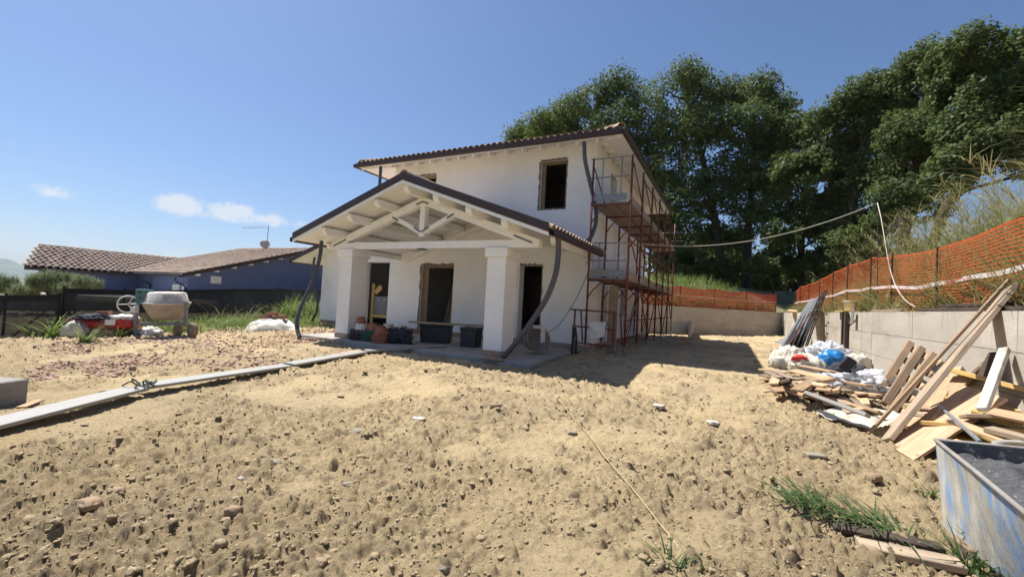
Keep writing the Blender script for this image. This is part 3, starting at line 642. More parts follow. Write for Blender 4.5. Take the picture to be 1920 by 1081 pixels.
plate((RX, 2.99), (RX, 2.53), .03); MB().box((RX - .09, TY0 - .02, 2.525), (RX + .10, TY1 + .02, 2.54)).build('bracket', m_plate, house)
# purlins with rounded tails, running from the house to the gable front
def purlin(xc, w=.15, h=.20, y0=None, y1=YW - .003, drop=0.):
    y0 = FY + .10 if y0 is None else y0; zt = zu(xc) - .012 - abs(w * .5 * SL) - drop; zb = zt - h
    prof = [(y1, zt), (y0, zt), (y0, zt - .05)] + [(y0 + .20 - .20 * math.cos(a), zt - .05 - (h - .05) * math.sin(a)) for a in [math.pi / 2 * k / 6 for k in range(1, 7)]] + [(y1, zb)]
    return MB().prism([(xc - w / 2, a, b) for a, b in prof], (w, 0, 0)).build('purlin', m_whitewood, house)
for xc in (-10.06, -9.10, -8.16, -6.28, -5.34, -4.40): purlin(xc)
purlin(RX, w=.16, h=.22)
for xc in (-10.95, -3.62): purlin(xc, w=.12, h=.16, y0=9.0)
MB().beam((-10.5, YW - .07, zu(-10.5) - .30), (RX, YW - .07, zu(RX) - .30), .12, .18).build('wall_rafter', m_whitewood, house); MB().beam((-3.75, YW - .07, zu(-3.75) - .30), (RX, YW - .07, zu(RX) - .301), .12, .18).build('wall_rafter', m_whitewood, house)
# roof boards: each board of the ceiling runs across the purlins... laid lengthwise, with open V-joints
for sx, xe in ((-1, LE), (1, RE)):
    half = abs(xe - RX); nb = 22; ang = math.atan(SL)
    yb = FY + .02; n = 21; step = (YW - yb) / n
    for k in range(n):
        a = Vector((RX, yb + step * (k + .5), zu(RX) + .012)); b = Vector((xe, yb + step * (k + .5), zu(xe) + .012))
        board('ceiling_board', a + Vector((sx * .004, 0, 0)), b, step - .006, .022, m_whitewood, house, up=(0, 0, 1))
    MB().prism([(RX, FY + .01, zu(RX) + .026), (xe, FY + .01, zu(xe) + .026), (xe, FY + .01, zu(xe) + .09), (RX, FY + .01, zu(RX) + .09)], (0, YW - FY - .012, 0)).build('roof_deck', m_whitewood, house)
    # dark flashing on the gable edge over a white verge board
    MB().prism([(RX, FY - .03, zu(RX) + .02), (xe - .0 * sx, FY - .03, zu(xe) + .02), (xe, FY - .03, zu(xe) + .205), (RX, FY - .03, zu(RX) + .205)], (0, .036, 0)).build('flashing', m_brown, house)
    MB().prism([(RX, FY - .012, zu(RX) - .06), (xe, FY - .012, zu(xe) - .06), (xe, FY - .012, zu(xe) + .018), (RX, FY - .012, zu(RX) + .018)], (0, .03, 0)).build('verge_board', m_whitewood, house)
    n_s = Vector((sx * SL, 0, 1)).normalized(); sl2 = math.sqrt(1 + SL * SL)
    tile_field('tile_field', (xe, FY + .05, zu(xe) + .09), (0, 1, 0), (-sx, 0, SL), YW - FY - .05, lambda u: (half - .05) * sl2, house, v0=.40)
    for i in range(int((YW - FY) / .21)):
        put_tile((xe + sx * .05, FY + .12 + i * .21, zu(xe) + .10 + RND.uniform(0, .008)), (-sx, 0, SL), n_s, house)
    gutter((xe + sx * .002, FY + .0, zu(xe) + .03), (xe + sx * .002, YW - .45, zu(xe) + .03), (sx, 0, 0))
for k in range(12): put_tile((RX, FY + .02 + k * .36, zu(RX) + .17), (0, 1, 0.02), (0, 0, 1), house, 'ridge_tile', s=1.3)
# ---- wing roof
wy0 = 11.38
MB().prism([(-15.9, wy0, wz(-15.9)), (XL - .003, wy0, wz(XL)), (XL - .003, wy0, wz(XL) + .09), (-15.9, wy0, wz(-15.9) + .09)], (0, YB - wy0, 0)).build('roof_deck', m_whitewood, house)
MB().prism([(-15.92, wy0 - .035, wz(-15.92) + .0), (XL - .9, wy0 - .035, wz(XL - .9)), (XL - .9, wy0 - .035, wz(XL - .9) + .17), (-15.92, wy0 - .035, wz(-15.92) + .17)], (0, .034, 0)).build('flashing', m_brown, house)
tile_field('tile_field', (-15.9, wy0, wz(-15.9) + .09), (0, 1, 0), (1, 0, SL), YB - wy0, lambda u: 4.6, house)
gutter((-15.902, wy0, wz(-15.9) + .03), (-15.902, YB, wz(-15.9) + .03), (-1, 0, 0))
# ---- drain pipes (grey corrugated, still loose)
def pipe(pts, r, name='drainpipe', n=10): return MB().tube(catmull(pts, 7), r, n).build(name, m_pipe, house, smooth=True)
pipe([PX(1046, 434, -3.24)] + [PY(a, b, 8.56) for a, b in ((1047, 470), (1042, 512), (1026, 556), (1000, 598), (972, 636))] + [Vector((-4.50, 8.58, .03))], .062)
lp = [(603, 452, 8.6), (599, 485, 8.5), (587, 525, 8.35), (570, 562, 8.15), (558, 595, 8.0), (557, 615, 7.95), (562, 633, 7.9)]
pipe([PY(a, b, c) for a, b, c in lp], .055)
pipe([PY(a, b, 11.7) for a, b in ((590, 482), (587, 505), (590, 535), (595, 562), (594, 582), (585, 602))], .05)
pipe([PY(a, b, c) for a, b, c in ((1095.5, 266, 11.24), (1097, 300, 11.3), (1106, 341, 11.5), (1116, 385, 11.7), (1117.6, 414, 11.7), (1110, 440, 11.6), (1100, 455, 11.55))], .058)
pipe([PY(714, 312, 11.27), PY(713, 330, 11.27), PY(711, 358, 11.27)], .055)

# ================================================================== scaffold along the right side of the house
scaf = empty('scaffold', (-3.0, 11.6, 0), 'red steel scaffold with two plank decks along the house side wall', 'scaffold')
SX0, SX1 = -3.52, -2.45; SY = [11.55, 13.2, 14.95, 16.65, 18.35, 20.05, 21.7]; DZ = (2.05, 4.13)
gs = lambda x, y: float(gz(x, y))
def tb(name, pts, r, mat, parent=scaf, n=7): return MB().tube(pts, r, n).build(name, mat, parent, smooth=True)
for k, y in enumerate(SY):
    for x in (SX0, SX1):
        z0 = gs(x, y) - .02; top = 5.42 if x == SX1 or k == 0 else 4.3
        p = tb('pole', [(x, y, z0 + .22), (x, y, top)], .030, m_redpole)
        for zc in (.95, 2.05, 3.1, 4.13): MB().lathe([(.031, -.05), (.040, -.045), (.040, .045), (.031, .05)], (x, y, zc), n=7).build('coupler', m_redpole, p)
        tb('base_jack', [(x, y, z0 + .02), (x, y, z0 + .24)], .017, m_galv); MB().box((x - .07, y - .07, z0), (x + .07, y + .07, z0 + .025)).build('base_plate', m_galv, scaf)
    for z in DZ:
        tb('transom', [(SX0, y, z - .05), (SX1, y, z - .05)], .026, m_redpole)
        for sx, x in ((1, SX0), (-1, SX1)): tb('knee_brace', catmull([(x, y, z - .55), (x + sx * .14, y, z - .32), (x + sx * .40, y, z - .07)], 4), .019, m_redpole)
for k in range(len(SY) - 1):
    y0, y1 = SY[k], SY[k + 1]
    for z in DZ:
        for j in range(3):
            xc = SX0 + .17 + j * .365
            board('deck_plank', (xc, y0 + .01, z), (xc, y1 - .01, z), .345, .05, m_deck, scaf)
        board('toe_board', (SX1 - .035, y0 + .03, z + .13), (SX1 - .035, y1 - .03, z + .13), .2, .025, m_lumber_grey, scaf, up=(1, 0, 0))
        for zr in (.5, 1.0): tb('guard_rail', [(SX1 + .03, y0, z + zr), (SX1 + .03, y1, z + zr)], .016, m_redpole, n=5) if (z < 3 or zr > .9) and k > 0 else None
        tb('diagonal_brace', [(SX1 + .035, y0, z + 1.05), (SX1 + .035, y1, z + .15)], .019, m_redpole, n=5)
    tb('diagonal_brace', [(SX1 + .035, y0, 1.9 if k % 2 else .35), (SX1 + .035, y1, .35 if k % 2 else 1.9)], .019, m_redpole, n=5)
    for zl in (.95, 3.1): tb('ledger', [(SX1, y0, zl), (SX1, y1, zl)], .020, m_redpole, n=6)
    if k in (1, 3, 5): tb('diagonal_brace', [(SX0 + .03, y0, .3), (SX0 + .03, y1, 1.8)], .019, m_redpole, n=5)
for z in DZ:                                          # guard frame and toe board at the near end
    yy = SY[0] - .03
    for zr in (.50, .98) if z < 3 else (.72, 1.25): tb('end_rail', [(SX0 - .06, yy, z + zr), (SX1 + .05, yy, z + zr)], .017, m_galv)
    for xx in (SX0 + .28, SX0 + .80): tb('end_upright', [(xx, yy, z + .15), (xx, yy, z + (.98 if z < 3 else 1.25))], .016, m_galv)
    mb = MB().box((SX0 + .06, yy - .03, z + .06), (SX1 - .10, yy, z + .24)); mb.build('end_toe_board', m_galv, scaf, bevel=.005)
    MB().box((SX0 + .06, yy - .038, z + .14), (SX1 - .10, yy - .03, z + .17)).build('toe_board_rib', m_galv, scaf)
tb('diagonal_brace', [(SX0, SY[0] + .03, 5.2), (SX0, SY[1], 4.3)], .019, m_redpole)
# rails of the far end above the deck
tb('end_rail', [(SX0, SY[-1], 4.6), (SX1 + .4, SY[-1], 4.6)], .016, m_galv); tb('end_rail', [(SX0, SY[-1], 5.0), (SX1 + .4, SY[-1], 5.0)], .016, m_galv)
# trestle standing under the near bay, with a cloth over it
tr = empty('trestle', (-3.2, 11.2, 0), 'red steel trestle standing under the near end of the scaffold', 'trestle')
tz = gs(-3.2, 11.3)
TA, TB_ = (-3.74, 11.20), (-2.62, 11.28)
for (x, y) in ((TA[0], TA[1]), (TB_[0] - .06, TB_[1])):
    tb('leg', [(x, y, tz + .25), (x, y, 1.15)], .026, m_redpole, tr); tb('leg', [(x + .17, y + .25, tz + .25), (x + .12, y + .15, 1.15)], .022, m_redpole, tr)
    for dx in (-.09, .10): tb('foot', [(x, y, tz + .36), (x + dx, y - .02, tz - .02)], .017, m_galv, tr)
for z in (1.17, .72, .28): tb('rail', [(TA[0] - (.15 if z > 1 else 0), TA[1], z), (TB_[0], TB_[1], z - .02)], .022, m_redpole, tr)
MB().box((-2.86, 11.30, tz), (-2.66, 11.50, 1.85)).build('timber_post', m_woodraw, tr, bevel=.006)
sheet('cloth', [(-3.30, 11.16, .86), (-2.86, 11.16, .88), (-2.90, 11.155, .50), (-3.28, 11.155, .40)], 16, 3, m_white, amp=.015, label='white cloth hung over the red trestle rail', cat='cloth')

# ================================================================== things on and round the porch
def boxy(name, c, sx, sy, sz, mat, rz=0, parent=None, taper=.0, lip=.0, **kw):
    c = Vector(c); ca, sa = math.cos(rz), math.sin(rz); mb = MB()
    def R(x, y, z): return (c.x + x * ca - y * sa, c.y + x * sa + y * ca, c.z + z)
    b, t = 1 - taper, 1
    vs = [R(sx / 2 * i * b, sy / 2 * j * b, 0) for i, j in ((-1, -1), (1, -1), (1, 1), (-1, 1))] + [R(sx / 2 * i, sy / 2 * j, sz) for i, j in ((-1, -1), (1, -1), (1, 1), (-1, 1))]
    mb.add(vs, [(3, 2, 1, 0), (4, 5, 6, 7), (0, 1, 5, 4), (1, 2, 6, 5), (2, 3, 7, 6), (3, 0, 4, 7)])
    o = mb.build(name, mat, parent, bevel=min(.012, sz * .1))
    return tag(o, kw.get('label'), kw.get('cat'), kw.get('group'))
def lid_box(c, sx, sy, sz, rz, label):
    root = empty('storage_box', c, label, 'box'); boxy('body', c, sx, sy, sz - .07, m_black, rz, root, taper=.06); boxy('lid', Vector(c) + Vector((0, 0, sz - .068)), sx + .03, sy + .03, .065, m_black, rz, root)
    ca, sa = math.cos(rz), math.sin(rz)
    for s in (-.25, .25): boxy('latch', Vector(c) + Vector((s * sx * ca + (sy / 2 + .012) * sa, s * sx * sa - (sy / 2 + .012) * ca, sz - .14)), .06, .02, .10, m_black, rz, root)
    return root
b1 = PZ(813, 641, 0); lid_box((-7.55, 10.15, 0), .86, .52, .53, .42, 'larger black storage box carrying the left end of the plank')
lid_box((-6.30, 10.05, 0), .48, .42, .53, .10, 'smaller black storage box under the plank beside the porch column')
board('plank', PZ(768, 603, .565), PZ(909, 611, .565), .30, .045, m_lumber_grey, label='long plank laid as a bench across two black boxes', cat='plank')
def bucket(c, r, h, mat, label, group=None, tilt=None):
    root = empty('bucket', c, label, 'bucket', group)
    MB().lathe([(r * .01, .004), (r * .80, .004), (r, h), (r * 1.06, h), (r * 1.06, h - .025), (r * 1.0, h - .03)], c, n=20).lathe([(r * .01, .012), (r * .78, .012), (r * .97, h)], c, n=20).build('body', mat, root, smooth=True)
    cx_, cy_, cz_ = c; MB().tube([(cx_ + r * math.cos(a), cy_ - .02 - .5 * r * math.sin(a), cz_ + h - .03 - r * .6 * math.sin(a)) for a in [math.pi * k / 10 for k in range(11)]], .005, 5).build('handle', m_galv, root)
    return root
q = PZ(728, 622, 0); bucket((q.x, q.y, 0), .17, .28, m_white, 'white bucket by the porch wall, nearer the basket of tools')
q = PZ(754, 624, 0); bucket((q.x, q.y, 0), .155, .26, m_white, 'white bucket by the porch wall, nearer the plank bench')
# crates of odds and ends by the left column
def crate(c, sx, sy, sz, mat, rz, label, name='crate'):
    root = empty(name, c, label, 'crate'); c = Vector(c); ca, sa = math.cos(rz), math.sin(rz)
    def R(x, y, z): return Vector((c.x + x * ca - y * sa, c.y + x * sa + y * ca, c.z + z))
    MB().prism([R(-sx / 2, -sy / 2, .01), R(sx / 2, -sy / 2, .01), R(sx / 2, sy / 2, .01), R(-sx / 2, sy / 2, .01)], (0, 0, .02)).build('bottom', mat, root)
    for k in range(4):
        z = .05 + k * (sz - .06) / 3.3
        for a, b in ((R(-sx / 2, -sy / 2, z), R(sx / 2, -sy / 2, z)), (R(sx / 2, -sy / 2, z), R(sx / 2, sy / 2, z)), (R(sx / 2, sy / 2, z), R(-sx / 2, sy / 2, z)), (R(-sx / 2, sy / 2, z), R(-sx / 2, -sy / 2, z))):
            board('slat', a, b, .012, (sz - .06) / 4.2, mat, root, up=(0, 0, 1))
    n = 5
    for i in range(n + 1):
        for (x, y) in ((-sx / 2 + sx * i / n, -sy / 2), (-sx / 2 + sx * i / n, sy / 2), (-sx / 2, -sy / 2 + sy * i / n), (sx / 2, -sy / 2 + sy * i / n)):
            board('upright', R(x, y, .01), R(x, y, sz), .02, .016, mat, root, up=(ca, sa, 0))
    return root
def P0(px, py, z=0.): return PZ(px, py, z)
c1 = P0(661, 638) + Vector((.02, .25, 0)); crate(c1, .42, .34, .30, m_black, .3, 'dark crate beside the left porch column, filled with odds and ends')
crumple('white_bag', c1 + Vector((0, 0, .20)), (.36, .30, .28), 4, m_white, amp=.3, sub=3, label='white bag on top of the dark crate', cat='bag')
crumple('orange_bundle', c1 + Vector((-.05, .05, .42)), (.24, .22, .22), 14, m_orangeit, amp=.35, sub=3, label='orange bundle topping the heap in the dark crate', cat='bundle')
c2 = P0(683, 640) + Vector((.0, .25, 0)); crate(c2, .40, .32, .30, m_green, .3, 'green plastic crate between the dark crate and the orange basket')
crumple('work_gloves', c2 + Vector((0, .02, .22)), (.38, .30, .24), 9, m_orangeit, amp=.4, sub=3, label='orange and brown work clothes heaped in the green crate', cat='clothes')
c3 = P0(703, 643) + Vector((0, .2, 0)); crate(c3, .40, .32, .20, m_orangeit, .35, 'orange basket in front of the green crate', name='basket')
crumple('tool_coil', c3 + Vector((0, 0, .14)), (.34, .28, .30), 19, m_orangeit, amp=.4, sub=3, label='reddish coil and tools sticking out of the orange basket', cat='tools')
crumple('tool_bag', P0(734, 643) + Vector((0, .2, -.01)), (.72, .48, .42), 23, m_cloth, amp=.5, sub=4, label='slumped dark cloth tool bag beside the orange basket', cat='bag')
# yellow stand with a dark case in the garage bay
st = empty('equipment_stand', (-12.2, 12.75, .12), 'yellow frame with a dark equipment case in the garage opening', 'stand')
for x, zt in ((-12.62, 1.72), (-11.64, 1.68)):
    board('post', (x, 12.66, .14), (x, 12.66, zt), .14, .05, m_yellow, st, up=(0, 1, 0))
board('crossbar', (-12.55, 12.66, .45), (-11.70, 12.66, .45), .05, .12, m_yellow, st, up=(0, 0, 1))
board('bracket', (-12.5, 12.66, 1.35), (-12.2, 12.66, 1.60), .05, .20, m_yellow, st, up=(0, 0, 1))
MB().box((-12.5, 12.62, .52), (-11.75, 13.0, 1.22)).build('case', m_grey, st, bevel=.02)
for x in (-12.25, -11.98): MB().box((x - .04, 12.60, 1.06), (x + .04, 12.618, 1.11)).build('catch', m_white, st)
# tipped mixing tub, boards, conduit stubs at the right of the porch
tub = empty('mixing_tub', (-4.25, 10.2, 0), 'grey mortar tub tipped on its side by the second doorway', 'tub')
tc_ = Vector((-4.42, 10.15, .33)); tax = Vector((.80, -.45, .30)).normalized()
MB().lathe([(.01, -.20), (.22, -.20), (.34, .16), (.37, .17), (.36, .13)], tc_, tax, 22).lathe([(.01, -.185), (.21, -.185), (.33, .165)], tc_, tax, 22).build('bowl', m_blockc, tub, smooth=True)
MB().box((-4.58, 10.02, .64), (-4.20, 10.22, .72)).build('spattered_block', m_white, tub, bevel=.02); MB().box((-4.24, 10.06, .30), (-4.17, 10.20, .66)).build('strap', m_white, tub)
q = G(923, 674, .05); board('pale_board', q + Vector((-.22, .0, .02)), q + Vector((.26, .10, .02)), .34, .03, m_lumber, label='short pale board at the foot of the right porch column', cat='board')
q = G(944, 682, .03); board('pale_board', q + Vector((-.12, 0, .0)), q + Vector((.16, .06, .0)), .16, .025, m_alu, label='small grey offcut beside the bottom of the drainpipe', cat='board')
cs = empty('conduit_stub', (-3.95, 11.2, 0), 'pair of black conduit ends standing up before the wall', 'conduit')
q = G(1076, 659); 
for k, dx in enumerate((-.05, .05)): MB().tube(catmull([(q.x + dx, q.y, q.z - .05), (q.x + dx * .9, q.y, q.z + .40), (q.x + dx * .3 - .03, q.y, q.z + .72)], 5), .035, 8).build('conduit', m_black, cs, smooth=True)
MB().tube([(q.x - .07, q.y, q.z + .66), (q.x + .04, q.y - .02, q.z + .70)], .03, 7).build('tie', m_grey, cs)
tag(MB().tube(catmull([(SX0, SY[0], 2.25), PY(1080, 560, 11.4), PY(1050, 606, 11.0), PY(1015, 632, 10.5)], 8), .011, 6).build('cable', m_pipe), 'thin grey cable curving from the scaffold down to the tub', 'cable')

# ================================================================== walkway of planks across the dirt
wp = [G(-60, 834), G(268, 741), G(548, 695), G(690, 667)]
off = Vector((-.16, .02, 0))
names = ('nearest pale plank of the walkway, cut by the left edge of the photo', 'second pale plank of the walkway, beyond the clamped joint', 'third pale plank of the walkway, nearest the porch')
for k in range(3):
    a, b = wp[k], wp[k + 1]; d = (b - a).normalized()
    board('walkway_plank', a + off + d * .03 + Vector((0, 0, .10)), b + off - d * .04 + Vector((0, 0, .085)), .33, .045, m_alu, label=names[k], cat='plank', group='planks of the walkway')
a, b = G(680, 664), G(832, 653); board('walkway_plank', a + Vector((.1, 0, .09)), b + Vector((0, 0, .08)), .28, .045, m_alu, label='thin pale plank bridging onto the porch slab', cat='plank', group='planks of the walkway')
a, b = G(632, 668), G(678, 660); board('offcut', a + Vector((0, .1, .06)), b + Vector((0, .1, .06)), .16, .04, m_lumber, label='short wooden offcut lying against the walkway', cat='board')
cl = empty('plank_clamp', wp[1], 'greenish tangle of straps at the joint of two walkway planks', 'strap')
for k in range(7):
    p = wp[1] + off + Vector((RND.uniform(-.25, .25), RND.uniform(-.15, .15), .14)); MB().tube(catmull([p, p + Vector((RND.uniform(-.1, .1), RND.uniform(-.1, .1), .05)), p + Vector((RND.uniform(-.2, .2), RND.uniform(-.15, .15), -.02))], 4), .012, 6).build('strap', M('dull_strap', (.12, .145, .11), (.08, .10, .08), scale=8, rough=.8), cl)
q = G(8, 785); boxy('concrete_block', q + Vector((-.92, .06, -.03)), .62, .40, .34, m_blockc, .35, label='grey concrete block at the left edge beyond the walkway', cat='block')
a, b = G(38, 768), G(75, 754); board('wood_stick', a + Vector((0, 0, .03)), b + Vector((0, 0, .03)), .09, .02, m_lumber, label='pale wood lath beside the concrete block', cat='lath')
tag(MB().tube(catmull([G(px, py, .035) for px, py in ((1046, 745), (1066, 772), (1100, 810), (1135, 856), (1180, 908), (1225, 965), (1270, 1022), (1312, 1076), (1330, 1100))], 5), .005, 5).build('cord', m_cord), 'thin tan cord lying across the soil in the foreground', 'cord')

# ================================================================== right side: against the long wall
gp = lambda x, y, dz=0: Vector((x, y, float(gz(x, y)) + dz))
# stacked black shuttering frames
for k in range(6):
    a = gp(1.62 + .16 * k, 17.2 + .22 * k, .02); b = Vector((2.90, 20.5 - .55 * k, 1.93 + .03 * k)); nrm_ = Vector((-1, -.3, .7))
    if k < 4:
        fr = empty('black_formwork', a, ('lowest', 'second', 'third', 'uppermost')[k] + ' black shuttering panel of the stack leaning on the wall', 'panel', 'shuttering panels')
        board('face', a, b, .40, .05, m_black, fr, up=nrm_)
        for s in (-.17, 0, .17): board('rib', a + Vector((-.05, s, .02)), b + Vector((-.05, s, .02)), .03, .05, m_grey, fr, up=nrm_)
    else:
        fr = empty('steel_ladder', a, ('dark steel ladder frame leaning beside the black shuttering panels', 'dark steel ladder frame at the near end of the leaning stack')[k - 4], 'frame', 'leaning ladder frames')
        b = b + Vector((0, .0, .16)); 
        for s in (-.17, .17): MB().tube([a + Vector((0, s, 0)), b + Vector((0, s, 0))], .022, 7).build('rail', m_post, fr)
        for t in np.linspace(.08, .95, 8): MB().tube([a.lerp(b, t) + Vector((0, -.17, 0)), a.lerp(b, t) + Vector((0, .17, 0))], .016, 6).build('rung', m_grey, fr)
tag(MB().tube([gp(1.45, 15.4, .02), Vector((2.6, 18.4, 1.5))], .018, 6).build('steel_bar', m_redpole), 'thin rusty bar leaning in front of the black panels', 'bar')
MB_ = MB().box((WX + .02, 14.95, WZ - .55), (WX + .03, 15.0, WZ)); 
for k, (y, w) in enumerate(((15.35, .10), (15.0, .16))):
    tag(MB().box((WX - .10, y - w / 2, gs(2.9, y)), (WX - .012, y + w / 2, WZ - .02)).build('timber_prop', m_post, bevel=.006), ('narrow dark timber prop standing against the wall', 'broad dark timber prop standing against the wall')[k], 'prop')
q = G(1395, 646); 
board('metal_sheet', gp(2.0, 20.6, .1), gp(2.75, 21.2, .48), .9, .02, m_grey, up=(-.5, -.5, .8), label='grey sheet lying at the foot of the wall beyond the panels', cat='sheet')
q = PX(1300, 604, -1.9); board('leaning_slab', G(1300, 618, .03), G(1300, 618, .62) + bnor * .18, .62, .06, m_conc, up=bdir.cross(Vector((0, 0, 1))), label='pale slab leaning upright on the rear wall', cat='slab')
# on top of the wall: board, bucket on a yellow tray, shovel, dark battens
board('wall_board', Vector((3.06, 27.0, WZ + .12)), Vector((2.75, 25.4, WZ + .02)), .40, .05, m_lumber, up=(.1, 0, 1), label='pale board lying over the wall top near the corner', cat='board')
q = PX(1592, 580, 3.12); bucket((3.14, q.y, WZ + .03), .16, .30, m_white, 'white bucket standing on top of the long wall')
boxy('yellow_tray', (3.08, q.y, WZ), .42, 1.1, .035, m_yellow, 0, label='yellow board under the bucket on the wall top', cat='board')
sh = empty('shovel', gp(2.3, 12.9), 'long-handled shovel leaning head up against the wall', 'shovel')
ha, hb = G(1566, 652, .3), Vector((2.93, PX(1600, 590, 2.93).y, 1.45)); MB().tube([ha, hb], .017, 7).build('handle', m_woodraw, sh)
hd = (hb - ha).normalized(); MB().prism([hb + Vector((-.02, -.14, -.24)), hb + Vector((-.02, .14, -.24)), hb + Vector((.0, .12, .08)), hb + Vector((.0, 0, .16)), hb + Vector((.0, -.12, .08))], (-.012, 0, 0)).build('blade', m_grey, sh)
for k, (ya, yb, x, z, L) in enumerate(((6.4, 10.3, 3.08, WZ + .03, 'long dark batten on the wall top behind the leaning plank'), (7.6, 9.6, 3.16, WZ + .095, 'dark batten lying on another batten on the wall top'), (11.2, 13.4, 3.12, WZ + .03, 'weathered batten on the wall top near the hose'))):
    board('batten', (x, ya, z), (x + .03, yb, z), .10, .05, m_post if k < 2 else m_lumber_grey, label=L, cat='batten')
# rubbish bags
crumple('rubbish_bag', G(1480, 690) + Vector((0, .1, 0)), (.72, .66, .50), 31, m_tarp, amp=.35, sub=4, freq=3, label='clear sack of rubbish at the left end of the bag heap', cat='bag')
crumple('red_bundle', G(1500, 676, .26), (.34, .16, .12), 33, m_red, amp=.3, sub=3, label='bright red plastic wrapper on the rubbish sack', cat='wrapper')
crumple('cardboard_scrap', G(1502, 690, .05), (.42, .34, .26), 34, m_lumber, amp=.3, sub=3, label='crushed brown carton between the rubbish sacks', cat='carton')
crumple('rubbish_bag', G(1545, 690) + Vector((.1, .3, .0)), (1.05, .8, .62), 35, m_film, amp=.35, sub=5, freq=3.2, label='big transparent bluish sack in the middle of the bag heap', cat='bag')
crumple('rubbish_bag', G(1515, 698), (.7, .5, .36), 36, m_tarp, amp=.35, sub=4, freq=3, label='small cream sack in front of the rubbish heap', cat='bag')
crumple('blue_bag', G(1562, 698) + Vector((.0, .05, .10)), (.72, .42, .34), 37, m_blue, amp=.4, sub=4, freq=3, label='bright blue plastic bag in front of the clear sack', cat='bag')
board('dark_case', G(1578, 692, .42), G(1598, 672, .62), .14, .16, m_black, label='black case end sticking up behind the blue bag', cat='case')
a, b = G(1502, 706, .10), G(1592, 708, .14); board('dark_bar', a, b, .10, .08, m_black, label='long black bar lying before the blue bag', cat='bar')
crumple('dark_sack', G(1590, 712), (.62, .45, .34), 38, m_cloth, amp=.4, sub=4, label='dark sack at the right end of the rubbish heap', cat='bag')
crumple('cream_sack', G(1612, 700) + Vector((0, .1, 0)), (.5, .36, .44), 39, m_tarp, amp=.35, sub=4, label='cream sack with dark straps against the wall', cat='bag')
tag(MB().tube(catmull([G(1588, 708, .2), G(1586, 690, .35), G(1596, 688, .45), G(1605, 706, .2), G(1608, 716, .03)], 6), .025, 7).build('hose_loop', m_black), 'black hose loop over the dark sack', 'hose')
crumple('film_heap', G(1618, 740) + Vector((0, .2, 0)), (1.15, .85, .30), 41, m_film, amp=.5, sub=5, freq=3.6, label='heap of crumpled clear film between lumber and pallet', cat='film')
crumple('film_heap', G(1650, 726) + Vector((0, .25, 0)), (.6, .5, .28), 44, m_film, amp=.4, sub=4, freq=3.6, label='white crumpled sheet behind the film heap at the wall', cat='film')
sheet('plastic_sheet', [G(1528, 778, .05), G(1640, 810, .05), G(1700, 778, .08), G(1590, 754, .08)], 60, 6, m_tarp, amp=.07, freq=2.0, label='crumpled cream plastic sheet spread before the lumber heap', cat='sheet')
# heap of short boards
hc_ = G(1530, 752); LR = random.Random(7)
for k in range(58):
    px = LR.uniform(1446, 1618); t = (px - 1446) / 172; py = 714 + 46 * t + LR.uniform(-16, 26); lift = .05 + .32 * LR.random() * (1 - abs(t - .5) * 1.2)
    c = G(px, py); L = LR.uniform(.45, 1.15); ang = rad(LR.gauss(99, 20)); dv = Vector((math.cos(ang), math.sin(ang), LR.uniform(-.16, .10))) * (L / 2)
    upn = Vector((LR.uniform(-.45, .45), LR.uniform(-.45, .3), 1)).normalized(); c = Vector((c.x, c.y, c.z + lift))
    mt = m_lumber if LR.random() < .62 else m_lumber_grey
    bw, bt_ = LR.uniform(.09, .19), LR.uniform(.025, .05)
    lab = '%s %s %s board %s at the %s of the loose lumber heap' % ('longer' if L > .8 else 'short', 'wide' if bw > .14 else 'narrow', 'pale' if mt is m_lumber else 'grey-brown', 'lying high' if lift > .2 else 'lying low', 'left end' if t < .25 else 'left middle' if t < .5 else 'right middle' if t < .75 else 'right end')
    if k == 30: mt, c, L, dv = m_alu, G(1566, 756, .28), .8, Vector((.28, -.30, -.05)); lab = 'white-faced board on the near side of the lumber heap'
    board('scrap_board', c - dv, c + dv, bw, bt_, mt, up=upn, label=lab, cat='board', group='boards of the lumber heap' if k != 30 else None)
board('thin_lath', G(1432, 734, .03), G(1490, 728, .06), .05, .025, m_lumber_grey, label='thin lath poking out of the heap to the left', cat='lath')
# pallet leaning on the wall
pal = empty('pallet', G(1655, 757), 'wooden pallet leaning slantwise against the concrete wall', 'pallet')
pb = [G(1641, 747, .02), G(1658, 758, .02), G(1672, 771, .02)]; pt = [PX(1706, 644, 2.90), PX(1727, 654, 2.90), PX(1750, 666, 2.90)]
pn = Vector((-1, -.2, .75)).normalized()
for a, b in zip(pb, pt): board('bearer', a, b + (b - a) * .02, .10, .085, m_woodraw, pal, up=(0, -1, .2))
for t in (.08, .30, .52, .74, .95):
    a, b = pb[0].lerp(pt[0], t), pb[2].lerp(pt[2], t); e = (b - a).normalized() * .12; board('deck_board', a - e + Vector((.06, .0, -.05)), b + e + Vector((.06, 0, -.05)), .11, .022, m_lumber, pal, up=pn)
